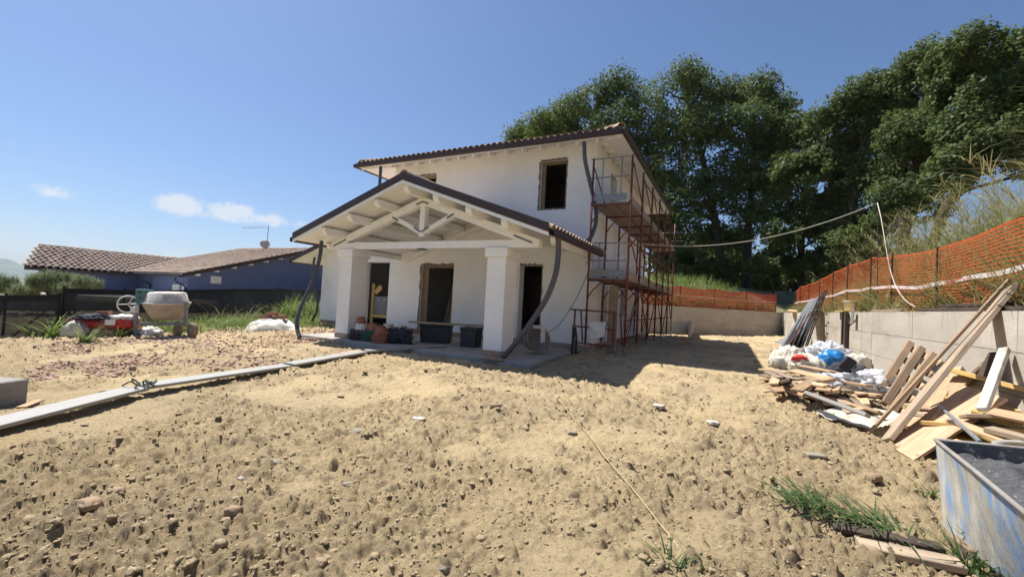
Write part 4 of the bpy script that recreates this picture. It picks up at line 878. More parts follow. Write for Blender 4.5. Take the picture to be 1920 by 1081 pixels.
# long plank, batten, plywood, beams
board('long_plank', G(1662, 826, .04), PX(1898, 538, 3.22), .22, .055, m_lumber_grey, up=(-.75, .15, .6), label='long heavy plank leaning high over the top of the wall', cat='plank')
board('long_batten', G(1628, 813, .02), PX(1893, 523, 3.16), .045, .035, m_lumber, up=(-.7, 0, .7), label='slender pale batten leaning parallel to the long plank', cat='batten')
def slab4(name, P, t, mat, label, cat):
    P = [Vector(p) for p in P]; n = (P[1] - P[0]).cross(P[3] - P[0]).normalized(); n = n if n.z > 0 else -n
    c = sum(P, Vector()) / 4; x = (P[1] - P[0]).normalized(); y = n.cross(x)
    mw = Matrix(((x.x, y.x, n.x, c.x), (x.y, y.y, n.y, c.y), (x.z, y.z, n.z, c.z), (0, 0, 0, 1))); inv = mw.inverted()
    mb = MB().prism([inv @ p for p in P], (0, 0, -t)); me = bpy.data.meshes.new(name); me.from_pydata(mb.v, [], mb.f); bm = bmesh.new(); bm.from_mesh(me); bmesh.ops.recalc_face_normals(bm, faces=bm.faces); bm.to_mesh(me); bm.free()
    return tag(link(name, me, mat, None, mw), label, cat)
A_, B_ = G(1662, 831, .02), G(1713, 862, .02); T1 = PX(1808, 722, 2.62); T2 = T1 + (B_ - A_) * 1.25
slab4('plywood_sheet', [B_, T2, T1, A_], .03, m_ply, 'large reddish plywood sheet propped aslant before the wall', 'plywood')
board('under_sheet', G(1700, 800, .12), PX(1792, 706, 2.7), .42, .03, m_lumber, up=(-.6, -.2, .8), label='pale board lying behind the plywood sheet', cat='board')
board('square_beam', PZ(1745, 790, .16), PX(1800, 692, 2.92), .10, .09, m_lumber, up=(-.6, -.2, .8), label='pale square beam leaning between plank and plywood', cat='beam')
board('wide_board', PZ(1800, 745, .25), PX(1835, 688, 2.93), .34, .035, m_lumber_grey, up=(-.7, -.1, .7), label='wide grey-brown board leaning above the plywood', cat='board')
board('white_beam', PX(1842, 768, 2.45), PX(1884, 654, 2.93), .09, .06, m_drum, up=(-.6, -.3, .7), label='white-painted beam standing against the wall', cat='beam')
board('dark_board', PX(1838, 715, 2.80), PX(1866, 660, 2.95), .20, .03, m_post, up=(-.8, 0, .5), label='dark board leaning behind the white beam', cat='board')
# yellow boards and offcuts between plywood and trough
YR = random.Random(3)
for k in range(34):
    y = YR.uniform(5.6, 7.5); x = YR.uniform(2.35, 2.92) - max(0, 6.3 - y) * .1; z = float(gz(x, y)) + .08 + .80 * YR.random() * (x - 2.0); L = YR.uniform(.5, 1.05); ang = rad(YR.gauss(-55, 22))
    dv = Vector((math.cos(ang), math.sin(ang), YR.uniform(-.2, .2))) * L / 2; c = Vector((x, y, z)); mt = (m_yellow, m_yellow, m_lumber_grey, m_lumber)[k % 4]
    bw = YR.uniform(.10, .22); bt_ = YR.uniform(.027, .06)
    lab = '%s %s %s board %s at the %s end of the heap behind the trough' % ('longer' if L > .78 else 'short', 'wide' if bw > .16 else 'narrow', {m_yellow: 'yellow', m_lumber_grey: 'grey-brown', m_lumber: 'pale brown'}[mt], 'high' if z > .35 else 'low', 'far' if y > 6.55 else 'near')
    board('shuttering_board', c - dv, c + dv, bw, bt_, mt, up=(YR.uniform(-.5, .3), YR.uniform(-.4, .3), 1), label=lab, cat='board', group='boards heaped beside the trough')
sb_ = empty('steel_tube', PZ(1790, 772, .3), 'thin steel tube with dark grip resting on the plywood', 'tube')
a, b = PZ(1763, 762, .42), PZ(1838, 828, .40); MB().tube([a, b], .016, 7).build('tube', m_galv, sb_); MB().tube([a - (b - a).normalized() * .02, a.lerp(b, .16)], .024, 7).build('grip', m_black, sb_)
# nails and chips lying on the plywood
# ---- mortar trough in the right corner
tq = empty('mortar_trough', (1.6, 3.9, -.26), 'battered blue and white mortar trough in the bottom right corner', 'trough')
Rm = [Vector((1.43, 4.41, .42)), Vector((1.28, 2.85, .42)), Vector((2.26, 2.75, .42)), Vector((2.42, 4.62, .42))]
Bt = [Vector((1.45, 4.30, -.20)), Vector((1.56, 3.25, -.16)), Vector((2.10, 3.20, -.16)), Vector((2.20, 4.42, -.16))]
m_trough = M('worn_blue_paint', (.52, .50, .43), (.33, .30, .25), scale=5, rough=.75, bump=.35, stretch=(2.2, 2.2, .7), c3=(.19, .32, .54), s3=2.2, f3=(.47, .60))
m_trin = M('cement_spattered_steel', (.06, .065, .075), (.10, .105, .11), scale=8, rough=.6, bump=.4, c3=(.42, .42, .40), s3=14, f3=(.56, .66))
def shellmesh(A, B, inset, name, mat):
    mb = MB(); cA, cB = sum(A, Vector()) / 4, sum(B, Vector()) / 4
    A2 = [a + (cA - a).normalized() * inset for a in A]; B2 = [b + (cB - b).normalized() * inset + Vector((0, 0, .012)) for b in B]
    return mb, A2, B2
N_ = 14
def wallgrid(P, Q, R, S, bulge, name, mat):           # P-Q top edge, S-R bottom edge
    V = []; F = []
    nrm_ = (Q - P).cross(S - P).normalized()
    for i in range(N_ + 1):
        for j in range(N_ + 1):
            u, v = i / N_, j / N_; p = (P * (1 - u) + Q * u) * (1 - v) + (S * (1 - u) + R * u) * v
            dent = bulge * float(noise(u * 3.1, v * 3.1, .3, 77)); V.append((p + nrm_ * dent)[:])
    for i in range(N_):
        for j in range(N_): a = i * (N_ + 1) + j; F.append((a, a + 1, a + N_ + 2, a + N_ + 1))
    return link(name, np_mesh(name, np.array(V), np.array(F), True), mat, tq)
mb, A2, B2 = shellmesh(Rm, Bt, .022, '', None)
for i in range(4):
    j = (i + 1) % 4
    wallgrid(Rm[i], Rm[j], Bt[j], Bt[i], .012, 'side', m_trough); wallgrid(A2[i], A2[j], B2[j], B2[i], .010, 'lining', m_trin)
    MB().tube([Rm[i] + Vector((0, 0, .004)), Rm[i].lerp(Rm[j], .5) + Vector((0, 0, .010)), Rm[j] + Vector((0, 0, .004))], .014, 7).build('rim', m_blockc, tq, smooth=True)
MB().add(Bt, [(0, 1, 2, 3)]).add([b + Vector((0, 0, -.01)) for b in Bt], [(0, 1, 2, 3)]).build('bottom', m_trin, tq)
fl = [a.lerp(b, .84) for a, b in zip(B2, A2)]
NV = 26; V = []; F = []
for i in range(NV + 1):
    for j in range(NV + 1):
        u, v = i / NV, j / NV; p = (fl[0] * (1 - u) + fl[1] * u) * (1 - v) + (fl[3] * (1 - u) + fl[2] * u) * v; V.append((p.x, p.y, p.z + .05 * float(fbm(p.x * 7, p.y * 7, 0, 4, 88))))
for i in range(NV):
    for j in range(NV): a = i * (NV + 1) + j; F.append((a, a + 1, a + NV + 2, a + NV + 1))
link('mortar_fill', np_mesh('mortar_fill', np.array(V), np.array(F), False), M('dark_gravel', (.055, .058, .065), (.10, .10, .105), scale=22, rough=.8, bump=.8, bscale=60, c3=(.30, .30, .29), s3=30, f3=(.60, .70)), tq)
boxy('support_block', (1.60, 4.06, -.27), .34, .22, .12, m_woodraw, .2, label='timber block under the corner of the mortar trough', cat='block')
boxy('support_block', (2.0, 3.3, -.27), .34, .22, .12, m_woodraw, .2, label='timber block under the near half of the mortar trough', cat='block')
t2 = empty('cement_tub', (2.5, 5.3, -.2), 'grey cement tub behind the mortar trough', 'tub')
c_ = Vector((2.66, 5.35, -.26)); MB().lathe([(.01, .01), (.36, .01), (.48, .50), (.52, .51), (.52, .47)], c_, n=28).lathe([(.01, .03), (.34, .03), (.46, .50)], c_, n=28).build('bowl', m_blockc, t2, smooth=True)
# boards and cut grass in the foreground
board('ground_board', G(1610, 1020, .035), G(1805, 1060, .03), .12, .05, m_lumber_grey, up=(.05, -.1, 1), label='pale board on the ground in front of the trough', cat='board')
board('ground_board', G(1560, 984, .03), G(1768, 1027, .03), .10, .035, m_post, up=(0, -.1, 1), label='grey board half covered by grass beside the trough', cat='board')

# ================================================================== helpers that need the view
def proj(P):
    d = Vector(P) - CAM; z = d.dot(fwd); return 960 + FPX * d.dot(rgt) / z, 540.5 - FPX * d.dot(upv) / z
def z_at(x, y, py):
    lo, hi = -5., 30.
    for _ in range(50):
        m = (lo + hi) / 2
        if proj((x, y, m))[1] > py: lo = m
        else: hi = m
    return lo
fh = Vector((fwd.x, fwd.y, 0)).normalized(); rh = Vector((fh.y, -fh.x, 0))
def DP(px, py, base, back=0.):                     # point seen at (px,py) on the upright plane through base that faces us
    d = ray(px, py); t = ((Vector(base) - CAM).dot(fh) + back) / d.dot(fh); return CAM + d * t
def mpp(base): return (Vector(base) - CAM).dot(fh) / FPX

# ================================================================== orange safety netting on the embankment
def ribbon_net(name, path, ztop, zbot, mat, parent, rows, vstep, hw=.011, vw=.006, seed=1):
    """path: dense list of (x,y) points; ztop/zbot: arrays; flat woven strands as thin two-sided ribbons"""
    P = np.array(path); n = len(P); T = np.gradient(P, axis=0); T /= np.linalg.norm(T, axis=1)[:, None]; N = np.stack([-T[:, 1], T[:, 0]], 1)
    s = np.concatenate([[0], np.cumsum(np.linalg.norm(np.diff(P, axis=0), axis=1))])
    V = []; F = []
    for r in range(rows + 1):
        t = r / rows; w = hw * (2.2 if r in (0, rows) else 1) 
        z = zbot + (ztop - zbot) * t + .02 * fbm(s * 1.3, s * 0 + t * 6, 0, 2, seed) * (4 * t * (1 - t))
        off = .07 * fbm(s * .9, s * 0 + t * 2.5, 0, 3, seed + 3) * (1 - .6 * t)
        X = P + N * off[:, None]; o = len(V)
        for k in range(n):
            V.append((X[k, 0], X[k, 1], z[k] - w)); V.append((X[k, 0], X[k, 1], z[k] + w))
        F += [(o + 2 * k, o + 2 * k + 2, o + 2 * k + 3, o + 2 * k + 1) for k in range(n - 1)]
    sv = np.arange(0, s[-1], vstep)
    for q, a in enumerate(sv):
        x, y = np.interp(a, s, P[:, 0]), np.interp(a, s, P[:, 1]); tx, ty_ = np.interp(a, s, T[:, 0]), np.interp(a, s, T[:, 1]); zt, zb = np.interp(a, s, ztop), np.interp(a, s, zbot); o = len(V)
        for r in range(0, rows + 1, 2):
            t = r / rows; off = float(.07 * fbm(a * .9, t * 2.5, 0, 3, seed + 3) * (1 - .6 * t)); z = zb + (zt - zb) * t
            V += [(x - ty_ * off - tx * vw, y + tx * off - ty_ * vw, z), (x - ty_ * off + tx * vw, y + tx * off + ty_ * vw, z)]
        m = len(range(0, rows + 1, 2)); F += [(o + 2 * k, o + 2 * k + 1, o + 2 * k + 3, o + 2 * k + 2) for k in range(m - 1)]
    return link(name, np_mesh(name, np.array(V), np.array(F)), mat, parent)
of = empty('safety_fence', (3.42, 10, WZ), 'orange plastic mesh safety fence with striped tape above the long wall', 'fence')
posts = [(3.42, 4.2, 2.72), (3.42, 5.6, 2.74), (3.42, 7.85, 2.80), (3.42, 10.6, 2.70), (3.43, 13.1, 2.86), (3.45, 14.9, 3.02), (3.47, 17.6, 3.08), (3.48, 19.9, 3.05), (3.50, 22.7, 2.98), (3.52, 25.6, 2.95), (3.52, 28.6, 2.98), (3.52, 30.6, 2.85)]
pp = []
for (a, b) in zip(posts[:-1], posts[1:]):
    m = max(4, int((b[1] - a[1]) / .12))
    for k in range(m): t = k / m; pp.append((a[0] + (b[0] - a[0]) * t + .02, a[1] + (b[1] - a[1]) * t, a[2] + (b[2] - a[2]) * t - .16 * t * (1 - t)))
pp.append((posts[-1][0] + .02, posts[-1][1], posts[-1][2])); pp = np.array(pp)
zb_ = np.full(len(pp), WZ + .06) + .03 * fbm(pp[:, 1] * .8, 0 * pp[:, 1], 0, 2, 9)
ribbon_net('net', pp[:, :2], pp[:, 2], zb_, m_orange, of, 21, .085, seed=12)
for (x, y, z) in posts: MB().tube([(x - .02, y, WZ - .3), (x - .02, y, z + .03)], .019, 6).build('post', m_post, of)
zt_ = pp[:, 2] * .42 + zb_ * .58 + .03 * fbm(pp[:, 1] * .5, 0 * pp[:, 1] + 4, 0, 2, 5)
o_v = []; 
for k in range(len(pp)): o_v += [(pp[k, 0] - .05, pp[k, 1], zt_[k] - .035), (pp[k, 0] - .055, pp[k, 1], zt_[k] + .035)]
link('tape', np_mesh('tape', np.array(o_v), np.array([(2 * k, 2 * k + 2, 2 * k + 3, 2 * k + 1) for k in range(len(pp) - 1)])), m_tape, of)
rf = empty('rear_safety_fence', cornerB, 'mesh safety fence on the rear wall, dull red colour imitating tree shade', 'fence')
bpz = [cornerB - bdir * t + bnor * .32 for t in np.arange(.2, 13.6, .12)]; bp = np.array([(p.x, p.y) for p in bpz]); tt = np.arange(len(bp)) * .12
ribbon_net('net', bp, WZ + 1.12 - .10 * np.abs(np.sin(tt * math.pi / 2.6)), np.full(len(bp), WZ + .05), m_shadednet, rf, 26, .06, hw=.014, seed=30)
for t in np.arange(.25, 13.6, 2.6): p = cornerB - bdir * t + bnor * .32; MB().tube([(p.x, p.y, WZ - .2), (p.x, p.y, WZ + 1.14)], .02, 6).build('post', m_post, rf)
MB().tube([(p[0] - bnor.x * .04, p[1] - bnor.y * .04, WZ + .62 - .02 * math.sin(i * .3)) for i, p in enumerate(bp[::6])], .012, 5).build('tape', m_tape, rf)
# pale hose strung from the scaffold over a rod and down to the wall
ap = PX(1645, 380, 3.40); h0 = Vector((SX1, 13.2, 3.25))
hp = [h0.lerp(ap, t) - Vector((0, 0, .75 * 4 * t * (1 - t) * .62)) for t in np.linspace(0, 1, 18)]
hp2 = [PX(a, b, x) for a, b, x in ((1652, 408, 3.36), (1660, 455, 3.33), (1668, 500, 3.32), (1680, 537, 3.30), (1697, 562, 3.26), (1716, 575, 3.2))]
tag(MB().tube(catmull(hp, 2) + catmull(hp2, 4), .011, 6).build('hose', m_rope, smooth=True), 'pale hose strung from the scaffold across to the long wall', 'hose')
tag(MB().tube([Vector((3.46, ap.y, WZ - .2)), ap + Vector((.02, 0, -.01))], .010, 6).build('support_rod', m_post), 'thin dark rod holding up the pale hose behind the orange fence', 'rod')

# ================================================================== shade-net fence on the left
def net_fence(name, nodes, label, braces=()):
    """nodes: (px, base_py, top_py)"""
    B = []
    for px, bp_, tp in nodes: g = G(px, bp_); B.append((g, z_at(g.x, g.y, tp)))
    root = empty(name, B[0][0], label, 'fence')
    for (g, zt) in B: MB().tube([(g.x, g.y, g.z - .2), (g.x, g.y, zt + .05)], .032, 8).build('post', m_netband, root)
    for (a, za), (b, zb) in zip(B[:-1], B[1:]):
        n = 24; V = []; F = []
        off = Vector((b.y - a.y, -(b.x - a.x), 0)).normalized() * .035
        for k in range(n + 1):
            t = k / n; p = a.lerp(b, t) + off * (1 + .4 * math.sin(t * 9)); zt = za + (zb - za) * t - .05 * 4 * t * (1 - t) * .5
            for v in np.linspace(0, 1, 8): V.append((p.x + .02 * math.sin(k * 1.3 + v * 4), p.y, p.z + .03 + (zt - .16 - p.z) * v))
        for k in range(n):
            for j in range(7): F.append((k * 8 + j, (k + 1) * 8 + j, (k + 1) * 8 + j + 1, k * 8 + j + 1))
        link('net', np_mesh('net', np.array(V), np.array(F), True), m_net, root)
        MB().prism([a + off + Vector((0, 0, za - a.z - .18)), a + off + Vector((0, 0, za - a.z)), a + off * 1.4 + Vector((0, 0, za - a.z)), a + off * 1.4 + Vector((0, 0, za - a.z - .18))], (b - a) + Vector((0, 0, (zb - za) - (b.z - a.z)))).build('top_band', m_netband, root)
        MB().beam(a + Vector((0, 0, .02)), b + Vector((0, 0, .02)), .05, .06).build('bottom_rail', m_blockc, root)
    for (p0, p1) in braces: MB().tube([p0, p1], .022, 6).build('brace', m_netband, root)
    return B
g1 = G(104, 629); g0 = G(22, 631)
net_fence('low_net_fence', ((-150, 634, 560), (5, 632, 553), (106, 629, 552)), 'low dark shade-net fence at the far left', [(g1 + Vector((0, -.05, .95)), g0)])
gA, gB = G(113, 628), G(160, 622); gC, gD = G(345, 606), G(392, 603)
net_fence('tall_net_fence', ((113, 628, 540), (228, 617, 543), (345, 606, 543), (435, 600, 541), (516, 595, 541), (606, 590, 545), (700, 585, 549)), 'tall dark shade-net fence in front of the blue house',
          [(Vector((gA.x, gA.y, z_at(gA.x, gA.y, 548))), gB), (Vector((gC.x, gC.y, z_at(gC.x, gC.y, 552))), gD)])

# ================================================================== blue neighbouring house
nb = empty('neighbour_house', (-32, 16, -1), 'low blue house with pinkish tile roofs beyond the net fence', 'house')
NZ = -1.2
def bwall(poly, d): return MB().prism(poly, d).build('wall', m_bluewall, nb)
AY0, AYR, AX1, AX0 = 13.5, 22.5, -28.5, -38.6; aez, arz = 1.72, 4.40; aS = (arz - aez) / (AYR - AY0)
az_ = lambda y: aez + aS * (min(y, 2 * AYR - y) - AY0)
bwall([(AX1 - .45, AY0 + .55, NZ), (AX1 - .45, AYR * 2 - AY0 - .55, NZ), (AX1 - .45, AYR * 2 - AY0 - .55, az_(AY0 + .55) - .02), (AX1 - .45, AYR, arz - .03), (AX1 - .45, AY0 + .55, az_(AY0 + .55) - .02)], (-.3, 0, 0))
bwall([(AX1 - .76, AY0 + .55, NZ), (-36.0, AY0 + .55, NZ), (-36.0, AY0 + .55, az_(AY0 + .55) - .02), (AX1 - .76, AY0 + .55, az_(AY0 + .55) - .02)], (0, .3, 0))
for s in (0, 1):
    y0, y1 = (AY0, AYR) if s == 0 else (2 * AYR - AY0, AYR)
    MB().prism([(AX1, y0, aez), (AX1, y1, arz), (AX1, y1, arz + .12), (AX1, y0, aez + .12)], (AX0 - AX1, 0, 0)).build('roof_deck', m_whitewood, nb)
    MB().prism([(AX1 + .04, y0, aez - .04), (AX1 + .04, y1, arz - .04), (AX1 + .04, y1, arz + .20), (AX1 + .04, y0, aez + .20)], (-.038, 0, 0)).build('verge_board', m_brown, nb)
slA = math.sqrt(1 + aS * aS)
tile_field('tile_field', (AX0, AY0, aez + .12), (1, 0, 0), (0, 1, aS), AX1 - AX0, lambda u: (AYR - AY0) * slA, nb, pitch=.25, row=.38, jit=.012, vmin=lambda u: max(0, ((-34.5) - (AX0 + u)) / .34 * .34 / aS * .0 + (max(0, -34.5 - (AX0 + u)) * .34 / aS) * slA - .3))
gutter((AX1, AY0 - .002, aez + .03), (-34.6, AY0 - .002, aez + .03), (0, -1, 0), nb)
bS, bez, BX0, BXR, BY0 = .34, 1.66, -34.5, -38.6, 8.75; brz = bez + bS * 4.1; BYR = 10.3
bp_ = [(BX0, BY0, bez), (BX0, 18.2, bez), (BXR, 18.2, brz), (BXR, BYR, brz), (BXR - .25, BYR - .1, bez), (BXR - .25, 18.2, bez)]
MB().add(bp_ + [(a, b, c + .12) for a, b, c in bp_], [(0, 1, 2, 3), (0, 3, 4), (3, 2, 5, 4), (6, 7, 8, 9), (6, 9, 10), (9, 8, 11, 10), (0, 1, 7, 6), (0, 6, 10, 4), (4, 10, 11, 5)]).build('roof_deck', m_brown, nb)
tile_field('tile_field', (BX0, BY0, bez + .12), (0, 1, 0), (-1, 0, bS), 9.6, lambda u: 4.1 * math.sqrt(1 + bS * bS) * min(1, u / (BYR - BY0)), nb, pitch=.30, row=.42, jit=.012, vmin=lambda u: max(0, (BY0 + u - AY0) * aS / bS) * 1.05)
for k in range(22): put_tile((BXR, BYR + .05 + k * .36, bez + bS * 4.1 + .16), (0, 1, .01), (0, 0, 1), nb, 'ridge_tile', s=1.25)
for k in range(27): put_tile((AX1 - .05 - k * .37, AYR, arz + .17), (-1, 0, .01), (0, 0, 1), nb, 'ridge_tile', s=1.25)
bwall([(BX0 - .5, BY0 + .7, NZ), (BXR + .1, BYR + .2, NZ), (BXR + .1, BYR + .2, bez + .02), (BX0 - .5, BY0 + .7, bez + .02)], (0, .3, 0))
bwall([(BX0 - .5, BY0 + .81, NZ), (BX0 - .5, AY0 + .5, NZ), (BX0 - .5, AY0 + .5, bez + .12), (BX0 - .5, BY0 + .81, bez + .12)], (-.3, 0, 0))
gutter((BX0 + .002, BY0, bez + .03), (BX0 + .002, AY0 - .1, bez + .03), (1, 0, 0), nb)
for k in range(9):                                   # white rafter ends under the verge
    y = AY0 + .9 + k * 1.05; MB().box((AX1 - .44, y, az_(y) - .16), (AX1 - .05, y + .10, az_(y) - .045)).build('rafter_end', m_whitewood, nb)
def nwin(c, sx, sz, axis):
    x, y, z = c; w = MB()
    if axis == 'x': fr = MB().box((x, y - sx / 2, z), (x + .03, y + sx / 2, z + sz)); gl = MB().box((x + .03, y - sx / 2 + .06, z + .06), (x + .036, y + sx / 2 - .06, z + sz - .06))
    else: fr = MB().box((x - sx / 2, y - .03, z), (x + sx / 2, y, z + sz)); gl = MB().box((x - sx / 2 + .06, y - .036, z + .06), (x + sx / 2 - .06, y - .03, z + sz - .06))
    f = fr.build('window', m_white, nb); gl.build('shutter', m_white, f)
nwin((AX1 - .45, 15.6, 1.42), .62, .46, 'x'); nwin((-30.2, AY0 + .55, .62), .8, .62, 'y'); nwin((-29.3, AY0 + .55, .62), .5, .62, 'y')
for xx in (AX1 - .55, -33.2):
    MB().tube(catmull([(xx, AY0 - .06, aez - .05), (xx - .02, AY0 - .02, aez - .30), (xx - .5 * 0, AY0 + .42, aez - .55), (xx, AY0 + .47, aez - .9), (xx, AY0 + .47, NZ)], 5), .05, 8).build('downpipe', m_black, nb)
an = empty('roof_antenna', (-34.7, 22.5, arz), 'television aerial and satellite dish on the blue house ridge', 'antenna')
az0 = Vector((-34.7, 22.5, arz + .1)); MB().tube([az0, az0 + Vector((0, 0, 2.0))], .028, 7).build('mast', m_galv, an)
bt = az0 + Vector((0, 0, 1.92)); be = DP(454, 427, bt); MB().tube([bt - (be - bt) * .12, be], .018, 6).build('boom', m_galv, an)
bd = (be - bt).normalized()
for k in range(12): p = bt.lerp(be, .12 + .075 * k); MB().tube([p - fh * .22, p + fh * .22], .010, 5).build('element', m_galv, an)
dc = DP(497, 457, bt); MB().lathe([(.01, .10), (.16, .085), (.28, .04), (.37, -.02), (.38, -.03), (.28, .025), (.01, .085)], dc, (-fh * .75 + rh * .6 + Vector((0, 0, .25))), 22).build('dish', M('dish_grey', (.42, .38, .37), (.36, .32, .31), scale=4, rough=.6), an, smooth=True)
MB().tube([dc, Vector((az0.x, az0.y, dc.z))], .02, 6).build('dish_arm', m_galv, an)
# pale building and glasshouse glimpsed through the trees and nets
fb = empty('pale_shed', (-45, 6, -2), 'low pale shed glimpsed behind the net fence at left', 'shed')
q = G(-40, 600); q = Vector((q.x - 8, q.y + 2.5, -1.6)); MB().prism([q, q + rh * 9, q + rh * 9 + Vector((0, 0, 1.75)), q + Vector((0, 0, 1.75))], fh * 3).build('wall', m_blockc, fb); MB().prism([q + Vector((0, 0, 1.76)) - rh * .2 - fh * .3, q + rh * 9.2 - fh * .3 + Vector((0, 0, 1.76)), q + rh * 9.2 - fh * .3 + Vector((0, 0, 2.0)), q - rh * .2 - fh * .3 + Vector((0, 0, 2.0))], fh * 3.6).build('roof', m_white, fb)

# ================================================================== concrete mixer
mb0 = G(262, 634); s = mpp(mb0); mx = empty('cement_mixer', mb0, 'old cement mixer with white drum and teal motor box on wheels', 'mixer')
def mp(px, py, back=0.): return DP(px, py, mb0, back)
ctr = mp(313, 570, .35)
MB().lathe([(20 * s, -28 * s), (22 * s, -28.5 * s), (27 * s, -20 * s), (35 * s, -4 * s), (36 * s, 2 * s)], ctr, (0, -.05, 1), 28).build('drum_lower', m_drum2, mx, smooth=True)
MB().lathe([(36 * s, 2 * s), (36.5 * s, 3 * s), (34 * s, 6 * s), (30.5 * s, 21 * s), (26 * s, 23.5 * s), (.01, 24 * s)], ctr, (0, -.05, 1), 28).build('drum', m_drum, mx, smooth=True)
MB().lathe([(36.2 * s, .5 * s), (38 * s, 1 * s), (38 * s, 4 * s), (36.2 * s, 4.5 * s)], ctr, (0, -.05, 1), 28).build('gear_ring', m_drum, mx)
MB().lathe([(.01, -20 * s), (19.5 * s, -27.9 * s)], ctr, (0, -.05, 1), 28).build('mouth', m_black, mx)
MB().box((-.5, -.5, -.5), (.5, .5, .5))
bx = mp(271, 556, .1); boxy('motor_box', bx - Vector((0, 0, 13 * s)), 21 * s, 18 * s, 27 * s, m_teal, math.atan2(rh.y, rh.x), mx)
for py in (548, 558): MB().lathe([(.01, 0), (2.2 * s, 0), (2.2 * s, .03), (.01, .03)], mp(264, py, -.02), -fh, 10).build('switch', m_black, mx)
hw_ = mp(240, 570, -.1); wax = (rh * .86 - fh * .5).normalized()
MB().tube([hw_ + (wax.orthogonal().normalized() * math.cos(t) + wax.cross(wax.orthogonal().normalized()) * math.sin(t)) * 15.5 * s for t in np.linspace(0, 2 * math.pi, 29)], 1.3 * s, 7, cap=False).build('handwheel', m_white, mx, smooth=True)
for t in (0.3, 2.4, 4.5):
    o_ = wax.orthogonal().normalized(); MB().tube([hw_, hw_ + (o_ * math.cos(t) + wax.cross(o_) * math.sin(t)) * 15 * s], .8 * s, 6).build('spoke', m_white, mx)
MB().tube([hw_, mp(262, 570, .1)], 1.6 * s, 8).build('axle', m_galv, mx)
boxy('gear_case', mp(252, 586, .0), 10 * s, 9 * s, 11 * s, m_white, .4, mx)
for a, b in (((255, 566), (254, 632)), ((349, 566), (348, 612))): MB().beam(mp(*a, .2), mp(*b, .2), 5.5 * s, 5.5 * s, up=fh).build('upright', m_grey, mx, bevel=.004)
MB().beam(mp(252, 607, .2), mp(350, 607, .2), 5 * s, 6 * s).build('chassis', m_grey, mx, bevel=.004)
MB().beam(mp(322, 607, .1), mp(346, 594, .1), 3 * s, 3 * s).build('lever', m_galv, mx); boxy('foot', mp(252, 636, .2), 11 * s, 14 * s, 4 * s, m_grey, 0, mx)
for px, py, r, bk in ((333, 619, 12, .55), (361, 619, 14, .05)):
    w = MB().lathe([(r * .35 * s, -.05), (r * .9 * s, -.06), (r * s, -.035), (r * s, .035), (r * .9 * s, .06), (r * .35 * s, .05)], mp(px, py, bk), (fh + rh * .5), 20).build('wheel', m_woodraw, mx, smooth=True)
    MB().lathe([(.01, -.04), (r * .36 * s, -.045), (r * .36 * s, .045), (.01, .04)], mp(px, py, bk), (fh + rh * .5), 12).build('hub', m_grey, w)
# heap of bags and blocks left of the mixer
hb = G(190, 633); hs_ = mpp(hb); hz_ = math.atan2(rh.y, rh.x); hp_ = lambda px, py, back=0.: DP(px, py, hb, back)
boxy('timber_stack', hp_(214, 631, .3), 64 * hs_, .6, 15 * hs_, m_woodraw, hz_, label='dark timber base under the red cement bags', cat='timber')
boxy('block_stack', hp_(136, 628, .5), 46 * hs_, .5, 27 * hs_, m_terra, hz_, label='brown brick block at the left of the bag heap', cat='block')
crumple('cement_bag', hp_(172, 614, .3), (56 * hs_, .62, 21 * hs_), 51, m_red, amp=.22, sub=4, rz=hz_, label='red and pink cement bag at the left of the heap', cat='bag')
crumple('cement_bag', hp_(208, 615, .3), (54 * hs_, .6, 20 * hs_), 52, m_orangeit, amp=.16, sub=4, rz=hz_, label='orange-brown cement bag in the middle of the heap', cat='bag')
crumple('cement_bag', hp_(236, 614, .3), (46 * hs_, .6, 21 * hs_), 53, m_red, amp=.16, sub=4, rz=hz_, label='bright red cement bag nearest the mixer', cat='bag')
crumple('white_bag', hp_(234, 598, .32), (48 * hs_, .5, 9 * hs_), 54, m_white, amp=.25, sub=4, rz=hz_, label='flat white bag on top of the red cement bags', cat='bag')
MB().box((0, 0, 0), (1, 1, 1)); boxy('paper_label', hp_(206, 609, -.04), 19 * hs_, .012, 10 * hs_, m_white, hz_, label='white paper label on the front of the bag heap', cat='label')
crumple('black_sheet', hp_(182, 599, .3), (62 * hs_, .7, 10 * hs_), 55, m_cloth, amp=.4, sub=4, rz=hz_, label='black plastic sheet draped over the cement bags', cat='sheet')
board('loose_brick', hp_(184, 588, .35), hp_(207, 587, .35), .14, 10 * hs_, m_terra, label='single brick lying on top of the bag heap', cat='brick')
crumple('white_sack', hp_(140, 634, -.1), (38 * hs_, .5, 30 * hs_), 56, m_tarp, amp=.25, sub=4, rz=hz_, label='cream sack slumped at the left front of the heap', cat='bag')
crumple('white_bag', hp_(280, 630, .5), (42 * hs_, .5, 17 * hs_), 57, m_white, amp=.4, sub=4, rz=hz_, label='white crumpled bag under the cement mixer', cat='bag')
